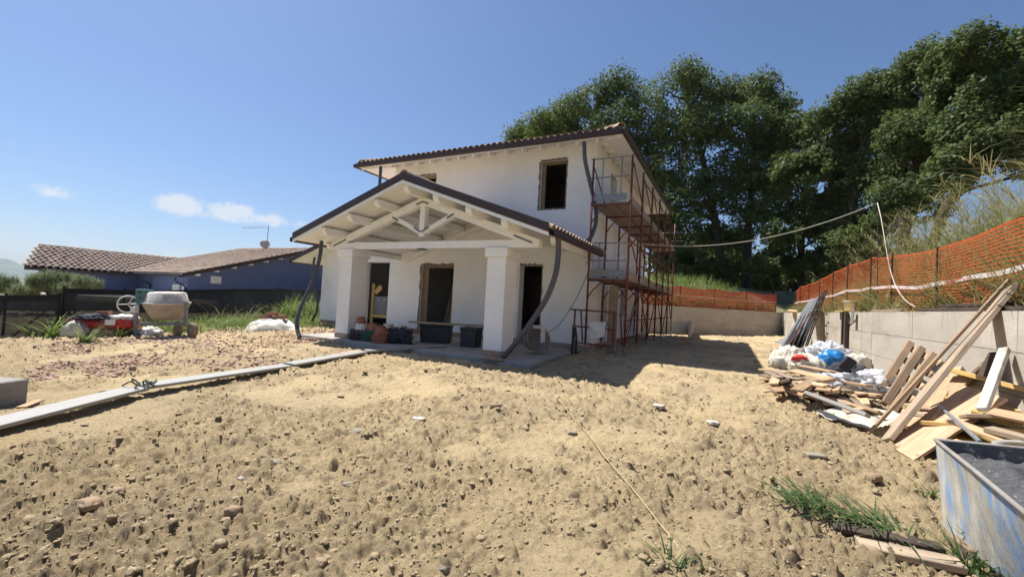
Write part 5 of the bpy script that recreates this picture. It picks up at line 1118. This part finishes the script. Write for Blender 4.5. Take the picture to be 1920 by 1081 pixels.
# covered heap with three bricks on it
tb0 = G(508, 620); ts = mpp(tb0); tp_ = lambda px, py, back=0.: DP(px, py, tb0, back)
cv = [tp_(455, 625, -.1), tp_(560, 621, -.1), tp_(556, 612, 1.3), tp_(470, 614, 1.3)]
sheet('covered_heap', cv, 60, 6, m_tarp, amp=.07, freq=2.2, hfun=lambda u, v: 27 * ts * np.clip(np.sin(np.pi * np.clip(u * 1.04, 0, 1)) * np.sin(np.pi * v), 0, 1) ** .55 * .9, label='low heap covered by a pale sheet before the net fence', cat='heap')
for k, (a, b) in enumerate((((488, 594), (507, 593)), ((503, 588.5), (520, 588)), ((517, 594), (536, 594)))):
    board('loose_brick', tp_(*a, .5), tp_(*b, .5), .20, 6.5 * ts, m_terra, label=('left brick on the sheet-covered heap', 'middle brick on the sheet-covered heap', 'right brick on the sheet-covered heap')[k], cat='brick', group='bricks on the covered heap')
board('pale_offcut', G(560, 633, .03), G(640, 636, .04), .16, .03, m_lumber_grey, label='grey board on the rubble beside the left porch pipe', cat='board')

# ================================================================== vegetation
def blades(name, base, length, width, bend, heading, mat, lean=.15, kind='stuff', label=None, cat=None, segs=3, parent=None, plume=None):
    base = np.asarray(base, float); n = len(base); ca, sa = np.cos(heading), np.sin(heading); V = np.zeros((n, (segs + 1) * 2, 3))
    for k in range(segs + 1):
        t = k / segs; out = length * (lean * t + bend * t * t); up = length * (t - .45 * bend * t * t); w = width * (1 - t) ** .7 + .0015
        c = base + np.stack([ca * out, sa * out, up], 1); sd = np.stack([-sa * w, ca * w, 0 * w], 1)
        V[:, 2 * k] = c - sd; V[:, 2 * k + 1] = c + sd
    o = np.arange(n)[:, None] * (segs + 1) * 2
    F = np.concatenate([np.stack([o[:, 0] + 2 * k, o[:, 0] + 2 * k + 1, o[:, 0] + 2 * k + 3, o[:, 0] + 2 * k + 2], 1) for k in range(segs)])
    return tag(link(name, np_mesh(name, V.reshape(-1, 3), F, True), mat, parent), label, cat, kind=kind)
# tall dry grass on the embankment
def bank_blades(n, lo, hi, seed, name, mat, ymin=4.5, ymax=33, xmax=9.5, wid=.012, x0=.45):
    r = np.random.default_rng(seed); x = WX + x0 + (xmax - WX - x0) * r.random(n) ** 1.25; y = ymin + (ymax - ymin) * r.random(n)
    den = sst(-.5, .25, fbm(x * .55, y * .55, 0, 3, seed)); k = r.random(n) < .35 + .65 * den; x, y = x[k], y[k]
    L = (lo + (hi - lo) * r.random(len(x)) ** 1.5) * (.65 + .5 * sst(-.4, .5, fbm(x * .4, y * .4, 2., 2, seed + 4))) * (.6 + .4 * sst(.3, 1.6, x - WX)) * (1 - .35 * sst(15, 26, y))
    return blades(name, np.stack([x, y, bank_z(x, y) - .05], 1), L, wid * (.6 + r.random(len(x))), .15 + .75 * r.random(len(x)), r.random(len(x)) * 2 * np.pi, mat)
bank_blades(32000, .8, 1.9, 3, 'tall_grass', m_dry, xmax=8); bank_blades(30000, .7, 1.8, 4, 'green_grass', m_bankgrass, wid=.018, xmax=8); bank_blades(12000, .3, .9, 5, 'low_grass', m_dry, x0=.12, xmax=6)
bank_blades(9000, .5, 1.3, 6, 'back_grass', m_weed, wid=.03, xmax=16, x0=3.5, ymin=14, ymax=40)
# reed-like plumes: stems with feathery heads
r = np.random.default_rng(8); n = 420; px_ = WX + .7 + 4.5 * r.random(n); py_2 = 6 + 15 * r.random(n); Ls = 1.5 + 1.1 * r.random(n); hd_ = r.random(n) * 6.28
blades('reed_stems', np.stack([px_, py_2, bank_z(px_, py_2)], 1), Ls, np.full(n, .007), .15 + .25 * r.random(n), hd_, m_dry)
t_ = np.repeat(np.arange(n), 16); u_ = r.random(len(t_)); f_ = .62 + .4 * u_; out_ = Ls[t_] * (.15 * f_ + .28 * f_ * f_)
tipb = np.stack([px_[t_] + np.cos(hd_[t_]) * out_, py_2[t_] + np.sin(hd_[t_]) * out_, bank_z(px_[t_], py_2[t_]) + Ls[t_] * (f_ - .12 * f_ * f_)], 1)
blades('reed_plumes', tipb, .22 + .18 * r.random(len(t_)), np.full(len(t_), .006), .9 + .3 * r.random(len(t_)), hd_[t_] + r.normal(0, .9, len(t_)), m_dry, lean=.5)
# grass behind the rear wall
r = np.random.default_rng(18); n = 7000; tu_ = -17 * r.random(n); tv_ = .35 + 7 * r.random(n) ** 1.3; bx_ = cornerB.x + tu_ * bdir.x + tv_ * bnor.x; by_ = cornerB.y + tu_ * bdir.y + tv_ * bnor.y
blades('rear_grass', np.stack([bx_, by_, bank_z(bx_, by_) - .03], 1), .3 + .8 * r.random(n), .014 + .01 * r.random(n), .2 + .7 * r.random(n), r.random(n) * 6.28, m_weed)
# weeds along the net fence
def clumps(spec, seed, name, mat, wid=.012, per=70, spread=.3):
    r = np.random.default_rng(seed); P = []; L = []
    for (px, py, h) in spec:
        g = G(px, py); k = per; a = r.normal(0, spread, (k, 2)); P.append(np.stack([g.x + a[:, 0], g.y + a[:, 1], gz(g.x + a[:, 0], g.y + a[:, 1]) - .02], 1)); L.append(h * (.45 + .75 * r.random(k)))
    P = np.concatenate(P); L = np.concatenate(L); n = len(P)
    return blades(name, P, L, wid * (.6 + .8 * r.random(n)), .2 + .8 * r.random(n), r.random(n) * 6.28, mat)
rr = random.Random(4)
clumps([(rr.uniform(370, 600), rr.uniform(601, 612), rr.uniform(.25, .55)) for _ in range(46)], 21, 'fence_weeds', m_weed, per=80, spread=.45)
clumps([(rr.uniform(330, 610), rr.uniform(606, 616), rr.uniform(.12, .3)) for _ in range(60)], 22, 'low_weeds', m_weed, per=70, spread=.6)
clumps([(rr.uniform(540, 606), rr.uniform(594, 604), rr.uniform(.8, 1.5)) for _ in range(16)], 23, 'tall_weeds', m_weed, wid=.03, per=60, spread=.35)
clumps([(rr.uniform(255, 345), rr.uniform(612, 624), rr.uniform(.25, .6)) for _ in range(18)], 24, 'mixer_weeds', m_weed, per=50, spread=.3)
clumps([(rr.uniform(400, 600), rr.uniform(596, 604), rr.uniform(.7, 1.1)) for _ in range(20)], 25, 'dry_stalks', m_dry, per=14, spread=.4)
def plant(px, py, n, h, w, label, seed, mat=m_weed):
    r = np.random.default_rng(seed); g = G(px, py); root = empty('weed_plant', g, label, 'plant')
    P = np.tile(np.array([[g.x, g.y, g.z - .02]]), (n, 1)) + np.concatenate([r.normal(0, .05, (n, 2)), np.zeros((n, 1))], 1)
    for k in range(3):
        i = slice(k * n // 3, (k + 1) * n // 3); blades('leaf_blades', P[i], h * (.5 + .6 * r.random(len(P[i]))), w * (.7 + .5 * r.random(len(P[i]))), .3 + .8 * r.random(len(P[i])), r.random(len(P[i])) * 6.28, mat, lean=.3, kind='stuff', parent=root)
plant(62, 634, 15, .75, .035, 'broad-leaved weed in front of the low net fence', 1); plant(96, 634, 21, 1.0, .04, 'tall broad-leaved weed by the fence corner post', 2)
plant(163, 644, 66, .62, .016, 'bright green grass tuft in front of the cream sack', 3); plant(222, 634, 30, .5, .014, 'grass tuft between the bag heap and the mixer', 4)
plant(1262, 1066, 36, .20, .006, 'small grass tuft at the bottom edge by the cord', 5, m_freshgrass); plant(1380, 1050, 12, .10, .004, 'tiny grass tuft in the foreground soil', 6, m_freshgrass)
plant(1752, 932, 30, .18, .006, 'thin grass tuft beside the mortar trough', 7, m_freshgrass); plant(1830, 1070, 60, .30, .008, 'grass tuft growing under the trough edge', 8, m_freshgrass)
# pulled grass lying on the ground by the boards
r = np.random.default_rng(77); n = 120; t0 = r.random(n); gA_, gB_ = G(1500, 952), G(1690, 1008); bx_ = gA_.x + (gB_.x - gA_.x) * t0 + r.normal(0, .06, n); by_ = gA_.y + (gB_.y - gA_.y) * t0 + r.normal(0, .06, n)
o = blades('cut_grass', np.stack([bx_, by_, gz(bx_, by_) + .015 + .07 * r.random(n) * (1 - t0)], 1), .08 + .13 * r.random(n), .005 + .005 * r.random(n), .9 + .6 * r.random(n), 3.1 + r.normal(0, 1.1, n), m_freshgrass, lean=1.3, kind=None)
tag(o, 'pile of pulled green grass on the soil by the boards', 'grass', kind='stuff')

# ---- trees: lobed crowns of many leaves on limbs
def leaves(C, R, n, size, rng, squash=.85):
    """n leaves in lobes with centres C (k,3), radii R (k,)"""
    w = R ** 2.2; i = rng.choice(len(C), n, p=w / w.sum()); d = rng.normal(0, 1, (n, 3)); d /= np.linalg.norm(d, axis=1)[:, None]
    rad_ = rng.random(n) ** .42
    lump = 1 + .30 * fbm(d[:, 0] * 2.3 + i * 3.1, d[:, 1] * 2.3, d[:, 2] * 2.3, 2, 5)
    # gather leaves into sprays
    p = C[i] + d * (R[i] * rad_ * lump)[:, None] * np.array([1, 1, squash])
    hole = fbm(p[:, 0] * .62, p[:, 1] * .62, p[:, 2] * .75, 2, 40); k = hole > -.36; p = p[k]; d = d[k]; n = len(p)
    nn = d * .7 + rng.normal(0, .6, (n, 3)) + np.array([0, 0, .5]); nn /= np.linalg.norm(nn, axis=1)[:, None]
    a = np.cross(nn, rng.normal(0, 1, (n, 3))); a /= np.linalg.norm(a, axis=1)[:, None] + 1e-9; b = np.cross(nn, a)
    s = (size * (.55 + .8 * rng.random(n)))[:, None]; V = np.stack([p - a * s, p + b * s * .52 + nn * s * .12, p + a * s, p - b * s * .52 + nn * s * .12], 1).reshape(-1, 3)
    return V, np.arange(4 * n).reshape(n, 4)
def tree(name, label, lobes, trunk, y, per=3800, size=.14, mat=m_oak, group='oaks on the bank', seed=0, depth=2.2, trunk_r=.32):
    """lobes (px,py,rpx) seen at distance plane y; trunk: list of (px,py) from the ground up"""
    rng = np.random.default_rng(seed); C = []; R = []
    for px, py, rp in lobes:
        yy = y + rng.uniform(-1, 1) * depth; p = PY(px, py, yy); R.append(1.08 * rp * (p - CAM).dot(fwd) / FPX); C.append(p[:])
    C = np.array(C); R = np.array(R)
    tp = [PY(a, b, y) for a, b in trunk]; gz_ = float(bank_z(tp[0].x, tp[0].y)) if tp[0].x > -24 else -1; tp[0].z = gz_ - .3
    root = empty(name, tp[0], label, 'tree', group)
    m = len(tp); path = catmull(tp, 5); tk = MB().tube(path, [trunk_r * (1 - .62 * k / (len(path) - 1)) * (1.25 if k == 0 else 1) for k in range(len(path))], 9)
    for c, rr_ in zip(C, R):
        c = Vector(c); k = min(range(len(path)), key=lambda q: (path[q] - c).length + (3 if path[q].z > c.z - .5 else 0) + (5 if q < len(path) * .3 else 0)); a = path[k]
        mid = a.lerp(c, .5) + Vector((rng.normal(0, .3), rng.normal(0, .3), rr_ * .12)); r0 = trunk_r * .36
        lp_ = catmull([a, mid, c], 4); tk.tube(lp_, [r0 * (1 - .75 * q / (len(lp_) - 1)) for q in range(len(lp_))], 6)
        for q in range(6):
            e = c + Vector(rng.normal(0, .5, 3)) * rr_ * .8; b = lp_[int(rng.integers(4, 8))]; tk.tube([b, b.lerp(e, .5) + Vector((0, 0, .1)), e], [r0 * .4, r0 * .25, r0 * .08], 5)
    tk.build('trunk', m_bark, root, smooth=True)
    V, F = leaves(C, R, per * len(C), size, rng); link('crown', np_mesh('crown', V, F), mat, root)
T = 'tall oak '
tree('oak_tree', 'smallest oak crown, showing just above the house roof ridge', [(966, 258, 24), (990, 246, 30), (1015, 236, 34), (1046, 226, 36), (1080, 205, 42), (1040, 275, 40), (1090, 260, 45), (1120, 300, 45)], [(1105, 540), (1095, 400), (1070, 300)], 39, seed=1, mat=m_oak2)
tree('oak_tree', 'tall oak right behind the scaffold side of the house', [(1155, 160, 36), (1120, 190, 38), (1185, 195, 46), (1150, 240, 52), (1205, 265, 55), (1180, 330, 55), (1235, 340, 55), (1225, 420, 48), (1260, 470, 40)], [(1250, 545), (1240, 430), (1205, 320), (1165, 220)], 40, seed=2, trunk_r=.4)
tree('oak_tree', 'tallest oak of the middle group, peaking above the hose', [(1288, 145, 34), (1255, 180, 42), (1318, 178, 44), (1275, 240, 56), (1330, 245, 50), (1290, 320, 58), (1340, 370, 46), (1265, 395, 52), (1330, 440, 36)], [(1352, 540), (1345, 440), (1322, 320), (1295, 200)], 39, seed=3, trunk_r=.4)
tree('oak_tree', 'broad oak whose crown ends at the gap of sky', [(1372, 180, 34), (1430, 170, 36), (1462, 205, 34), (1395, 235, 50), (1450, 268, 48), (1395, 320, 56), (1460, 340, 52), (1420, 400, 50), (1380, 450, 36)], [(1400, 545), (1402, 440), (1410, 330), (1415, 220)], 40, seed=4, trunk_r=.38)
tree('oak_tree', 'lower dark oak filling in under the gap of sky', [(1508, 248, 34), (1478, 245, 34), (1530, 255, 36), (1545, 300, 48), (1495, 330, 50), (1550, 370, 50), (1500, 410, 46), (1560, 430, 40), (1470, 440, 36)], [(1505, 530), (1503, 440), (1515, 320)], 37, seed=5, trunk_r=.3)
tree('oak_tree', 'wide oak to the right of the gap of sky', [(1572, 208, 38), (1548, 225, 30), (1618, 180, 40), (1660, 160, 38), (1590, 260, 50), (1650, 240, 54), (1610, 330, 54), (1670, 320, 50), (1630, 400, 46), (1590, 455, 36)], [(1588, 520), (1592, 430), (1610, 330), (1625, 230)], 34, seed=6, size=.105, per=4900, trunk_r=.36)
tree('oak_tree', 'oak second from the right edge, with tall pointed top', [(1728, 118, 40), (1700, 170, 46), (1750, 180, 50), (1710, 250, 55), (1765, 260, 52), (1730, 325, 50), (1690, 370, 48), (1735, 385, 36), (1660, 425, 36)], [(1690, 480), (1698, 400), (1715, 300), (1730, 180)], 31, seed=7, size=.105, per=4900, trunk_r=.34)
tree('oak_tree', 'largest oak at the right edge, its bare limb reaching down left', [(1815, 92, 42), (1870, 88, 46), (1925, 105, 56), (1775, 110, 36), (1800, 160, 52), (1860, 170, 58), (1925, 190, 56), (1820, 240, 54), (1885, 255, 52), (1940, 270, 46), (1935, 318, 34), (1800, 305, 44), (1770, 345, 34), (1985, 170, 60)], [(1730, 425), (1772, 392), (1822, 340), (1862, 250), (1870, 150)], 27, seed=8, size=.105, per=4900, trunk_r=.24)
for k, (px, py, rp, y) in enumerate(((1288, 500, 34, 37), (1345, 505, 26, 38), (1450, 490, 34, 37), (1545, 490, 30, 35), (1620, 470, 30, 33))):
    tree('undergrowth_bush', ('dark bush under the oaks nearest the scaffold', 'small dark bush between two oak trunks above the red fence', 'dark bush above the right end of the red fence', 'dark bush under the oaks left of the pale hose', 'dark bush behind the hose top and tall grass')[k], [(px, py, rp), (px - rp * .7, py + 12, rp * .7), (px + rp * .7, py + 10, rp * .7)], [(px, 540), (px, py + 10)], y, seed=20 + k, group='bushes under the oaks', trunk_r=.08, depth=.8, per=3000)
# thicket closing the view behind the oaks
rng = np.random.default_rng(91); C = []; R = []
for k in range(46):
    px = rng.uniform(1235, 1720); top = 455 - 40 * rng.random() - (px - 1235) * .06; p = PY(px, rng.uniform(top + 40, 548), 47 + 4 * rng.random()); C.append(p[:]); R.append(rng.uniform(1.6, 3.0))
V, F = leaves(np.array(C), np.array(R), 46 * 1100, .25, rng); tag(link('thicket', np_mesh('thicket', V, F), m_oak), 'dark thicket behind the oak trunks', kind='stuff')
# olive trees beyond the low fence
def olive(px, py, label, seed, lobes, trunk, y0):
    b = G(px, py); rng = np.random.default_rng(seed); b = b + fh * y0; C = []; R = []
    for a, c, rp in lobes: p = DP(a, c + 5, b, rng.uniform(-.6, .6)); C.append(p[:]); R.append(.72 * rp * mpp(b))
    root = empty('olive_tree', b, label, 'tree', 'olive trees'); tk = MB()
    for path in trunk: q = [DP(a, c, b) for a, c in path]; q = catmull(q, 4); tk.tube(q, [.16 * (1 - .6 * k / len(q)) for k in range(len(q))], 8)
    tk.build('trunk', m_bark, root, smooth=True)
    C, R = np.array(C), np.array(R); w = R ** 2; n = 900 * len(C); i = rng.choice(len(C), n, p=w / w.sum()); d = rng.normal(0, 1, (n, 3)); d /= np.linalg.norm(d, axis=1)[:, None]; p = C[i] + d * (R[i] * rng.random(n) ** .4)[:, None]
    blades_o = blades('crown', p, .20 + .22 * rng.random(n), np.full(n, .013), .1 + .5 * rng.random(n), rng.random(n) * 6.28, m_olive, lean=.35, kind=None, segs=2, parent=root)
olive(20, 600, 'olive tree at the far left edge behind the low fence', 1, [(-10, 530, 26), (20, 535, 24), (35, 545, 18), (-40, 525, 30)], [[(-10, 600), (5, 570), (40, 548)], [(-10, 600), (-20, 550)]], 2.5)
olive(110, 600, 'olive tree in front of the tiled roof behind the fence', 2, [(70, 528, 22), (95, 525, 24), (125, 528, 24), (155, 532, 22), (178, 535, 16), (60, 545, 16), (115, 545, 20)], [[(120, 610), (100, 560), (72, 530)], [(120, 610), (118, 560), (100, 530)], [(118, 600), (135, 560), (150, 540)]], 3.0)

# ================================================================== loose soil, stones, rubble
LV = []
for sd in range(8):
    V, F = ICO[2]; d = 1 + .75 * fbm(V[:, 0] * 1.7 + sd * 7, V[:, 1] * 1.5, V[:, 2] * 1.5, 3, sd); LV.append((V * d[:, None], F))
for sd in range(6):
    V, F = ICO[1]; d = 1 + .45 * fbm(V[:, 0] * 1.4 + sd * 5, V[:, 1] * 1.4, V[:, 2] * 1.4, 2, sd + 20); LV.append((V * d[:, None], F))
def scatter(name, P, S, mat, var, rng, flat=.62, sink=.25, kind='stuff'):
    Vs, Fs, o = [], [], 0
    for k in var:
        sel = np.where(rng.integers(0, len(var), len(P)) == var.index(k))[0] if False else None
    pick = rng.integers(0, len(var), len(P))
    for vi, k in enumerate(var):
        V, F = LV[k]; I = np.where(pick == vi)[0]
        if not len(I): continue
        a = rng.random(len(I)) * 6.28; ca, sa = np.cos(a), np.sin(a); sc = S[I][:, None] * np.stack([.8 + .5 * rng.random(len(I)), .7 + .4 * rng.random(len(I)), flat * (.7 + .6 * rng.random(len(I)))], 1)
        W = V[None] * sc[:, None, :]; X = W[..., 0] * ca[:, None] - W[..., 1] * sa[:, None]; Y = W[..., 0] * sa[:, None] + W[..., 1] * ca[:, None]
        Q = np.stack([X + P[I, 0][:, None], Y + P[I, 1][:, None], W[..., 2] + (P[I, 2] + S[I] * flat * (1 - 2 * sink) * .8)[:, None]], -1).reshape(-1, 3)
        FF = (F[None] + (np.arange(len(I)) * len(V))[:, None, None]).reshape(-1, 3) + o; Vs.append(Q); Fs.append(FF); o += len(Q)
    return tag(link(name, np_mesh(name, np.concatenate(Vs), np.concatenate(Fs)), mat), kind=kind)
def field(n, dmin, dmax, seed, thr):
    rng = np.random.default_rng(seed); d = np.exp(rng.uniform(math.log(dmin), math.log(dmax), n)); s_ = rng.uniform(-1.3, 1.3, n)
    x = d * f2[0] + d * s_ * r2[0]; y = d * f2[1] + d * s_ * r2[1]; k = (rng.random(n) < .03 + clodmask(x, y) ** 1.3) & (x < 2.7) & ~((x > -11.4) & (x < -3.2) & (y > 8.2)) & ~((x > -15.2) & (x < -3.6) & (y > 12))
    return x[k], y[k], d[k], rng
x, y, d, rng = field(3500, 1.6, 16, 41, 0); S = (.008 + .026 * rng.random(len(x)) ** 3) * (.8 + .05 * d); scatter('soil_clods', np.stack([x, y, soil_height(x, y)], 1), S, m_clod, list(range(8)), rng, sink=.38)
x, y, d, rng = field(25000, 1.4, 16, 42, 0); S = (.005 + .012 * rng.random(len(x)) ** 2) * (.8 + .09 * d); scatter('soil_crumbs', np.stack([x, y, soil_height(x, y)], 1), S, m_clod, list(range(8, 14)), rng, sink=.3)
# pink brick rubble left of the porch
m_rubble = M('brick_rubble', (.50, .31, .24), (.42, .31, .24), scale=7, rough=.95, cells=True)
rng = np.random.default_rng(60); n = 9000; px_ = rng.uniform(60, 640, n); py_ = 612 + 70 * rng.random(n) ** 1.2 + (600 - px_) * .035; k = (noise(px_ / 70, py_ / 14, 0, 3) > -.25); px_, py_ = px_[k], py_[k]
P = []; 
for a, b in zip(px_[:5200], py_[:5200]):
    q = PZ(a, b, -.2); P.append((q.x, q.y, float(gz(q.x, q.y))))
P = np.array(P); kk = (P[:, 1] < 11.9) & ~((P[:, 0] > -11.3) & (P[:, 1] > 8.3)); P = P[kk]; P[:, 2] = soil_height(P[:, 0], P[:, 1]); scatter('brick_rubble', P, .015 + .034 * rng.random(len(P)) ** 2, m_rubble, list(range(8, 14)), rng, flat=.5)
# single stones one can pick out
m_stone = M('stone_brown', (.33, .225, .14), (.23, .17, .115), scale=6, rough=.9, bump=.4); m_stone_g = M('stone_green_grey', (.29, .26, .20), (.20, .18, .14), scale=6, rough=.9, bump=.4); m_stone_w = M('stone_white', (.52, .48, .43), (.40, .36, .31), scale=8, rough=.85)
def stone(px, py, wpx, hpx, mat, label, seed, name='stone'):
    g = G(px, py); w = wpx * mpp(g); V, F = ICO[3]; rr_ = np.random.default_rng(seed)
    q = np.round(V * 1.6 + rr_.normal(0, .3, 3)) ; dd = 1 + .35 * fbm(V[:, 0] * 1.3 + seed, V[:, 1] * 1.3, V[:, 2] * 1.3, 2, seed) + .16 * fbm(V[:, 0] * 4, V[:, 1] * 4, V[:, 2] * 4, 3, seed)
    W = V * dd[:, None]; W = np.clip(W, -.82, .82) * np.array([w * .6, w * .45, hpx * mpp(g) * .62]); a = rr_.uniform(-.4, .4) + math.atan2(rh.y, rh.x); W = np.stack([W[:, 0] * math.cos(a) - W[:, 1] * math.sin(a), W[:, 0] * math.sin(a) + W[:, 1] * math.cos(a), W[:, 2]], 1)
    return tag(link(name, np_mesh(name, W, F, False), mat, None, Matrix.Translation(g + Vector((0, 0, hpx * mpp(g) * .30)))), label, 'stone')
for a in ((437, 966, 28, 20, m_stone, 'orange-brown stone in the left foreground soil', 1), (166, 951, 40, 18, m_stone, 'long brown clod-like stone near the left edge', 2), (672, 816, 24, 14, m_stone_g, 'greenish grey stone in the middle of the soil', 3),
          (452, 901, 10, 9, m_stone_w, 'small bright white chip left of centre foreground', 4), (732, 1003, 13, 12, m_stone_w, 'white and pink chip at the bottom centre', 5), (760, 886, 20, 6, m_stone_w, 'pale flat chip in the centre foreground', 6), (655, 910, 26, 9, m_stone_g, 'flat dark stone in the centre foreground', 7),
          (517, 872, 26, 13, m_stone_g, 'grey clod left of the centre foreground', 8), (1336, 794, 22, 6, m_stone_w, 'flat white stone chip in the right middle soil', 9), (1530, 858, 34, 10, m_stone_g, 'flattish grey stone left of the plywood', 10), (1236, 762, 22, 6, m_stone_w, 'pale flat stone right of the cord', 11),
          (1072, 815, 20, 9, m_stone_g, 'dark thin slate beside the cord', 12), (1625, 1046, 36, 26, m_stone, 'tan stone in front of the ground board', 13), (1637, 901, 24, 17, m_stone, 'brown clod between the trough and the lumber', 14), (216, 930, 26, 18, m_stone, 'brown stone beside the long clod at left', 15),
          (880, 1012, 16, 8, m_stone_g, 'small grey slate at the bottom centre', 16), (832, 1068, 24, 12, m_stone_g, 'blue-grey stone at the bottom edge', 17), (785, 785, 24, 4, m_stone_w, 'long pale chip in the centre soil', 18), (600, 1058, 22, 12, m_stone, 'brownish stone at the bottom edge', 19), (930, 764, 22, 10, m_stone, 'reddish brick chip in the centre soil', 20)):
    stone(*a)

# ================================================================== air
hz_mat = bpy.data.materials.new('haze'); hz_mat.use_nodes = True; hn = hz_mat.node_tree.nodes; hl = hz_mat.node_tree.links; hn.remove(hn['Principled BSDF'])
pv = hn.new('ShaderNodeVolumePrincipled'); pv.inputs['Color'].default_value = (.80, .88, 1, 1); pv.inputs['Density'].default_value = .00009; pv.inputs['Anisotropy'].default_value = .2
hl.new(pv.outputs[0], hn['Material Output'].inputs['Volume'])
USE_HAZE = True
if USE_HAZE:
    tag(MB().box((-6500, -6500, -260), (6500, 6500, 330)).build('haze', hz_mat), 'thin summer haze over the valley', kind='stuff')
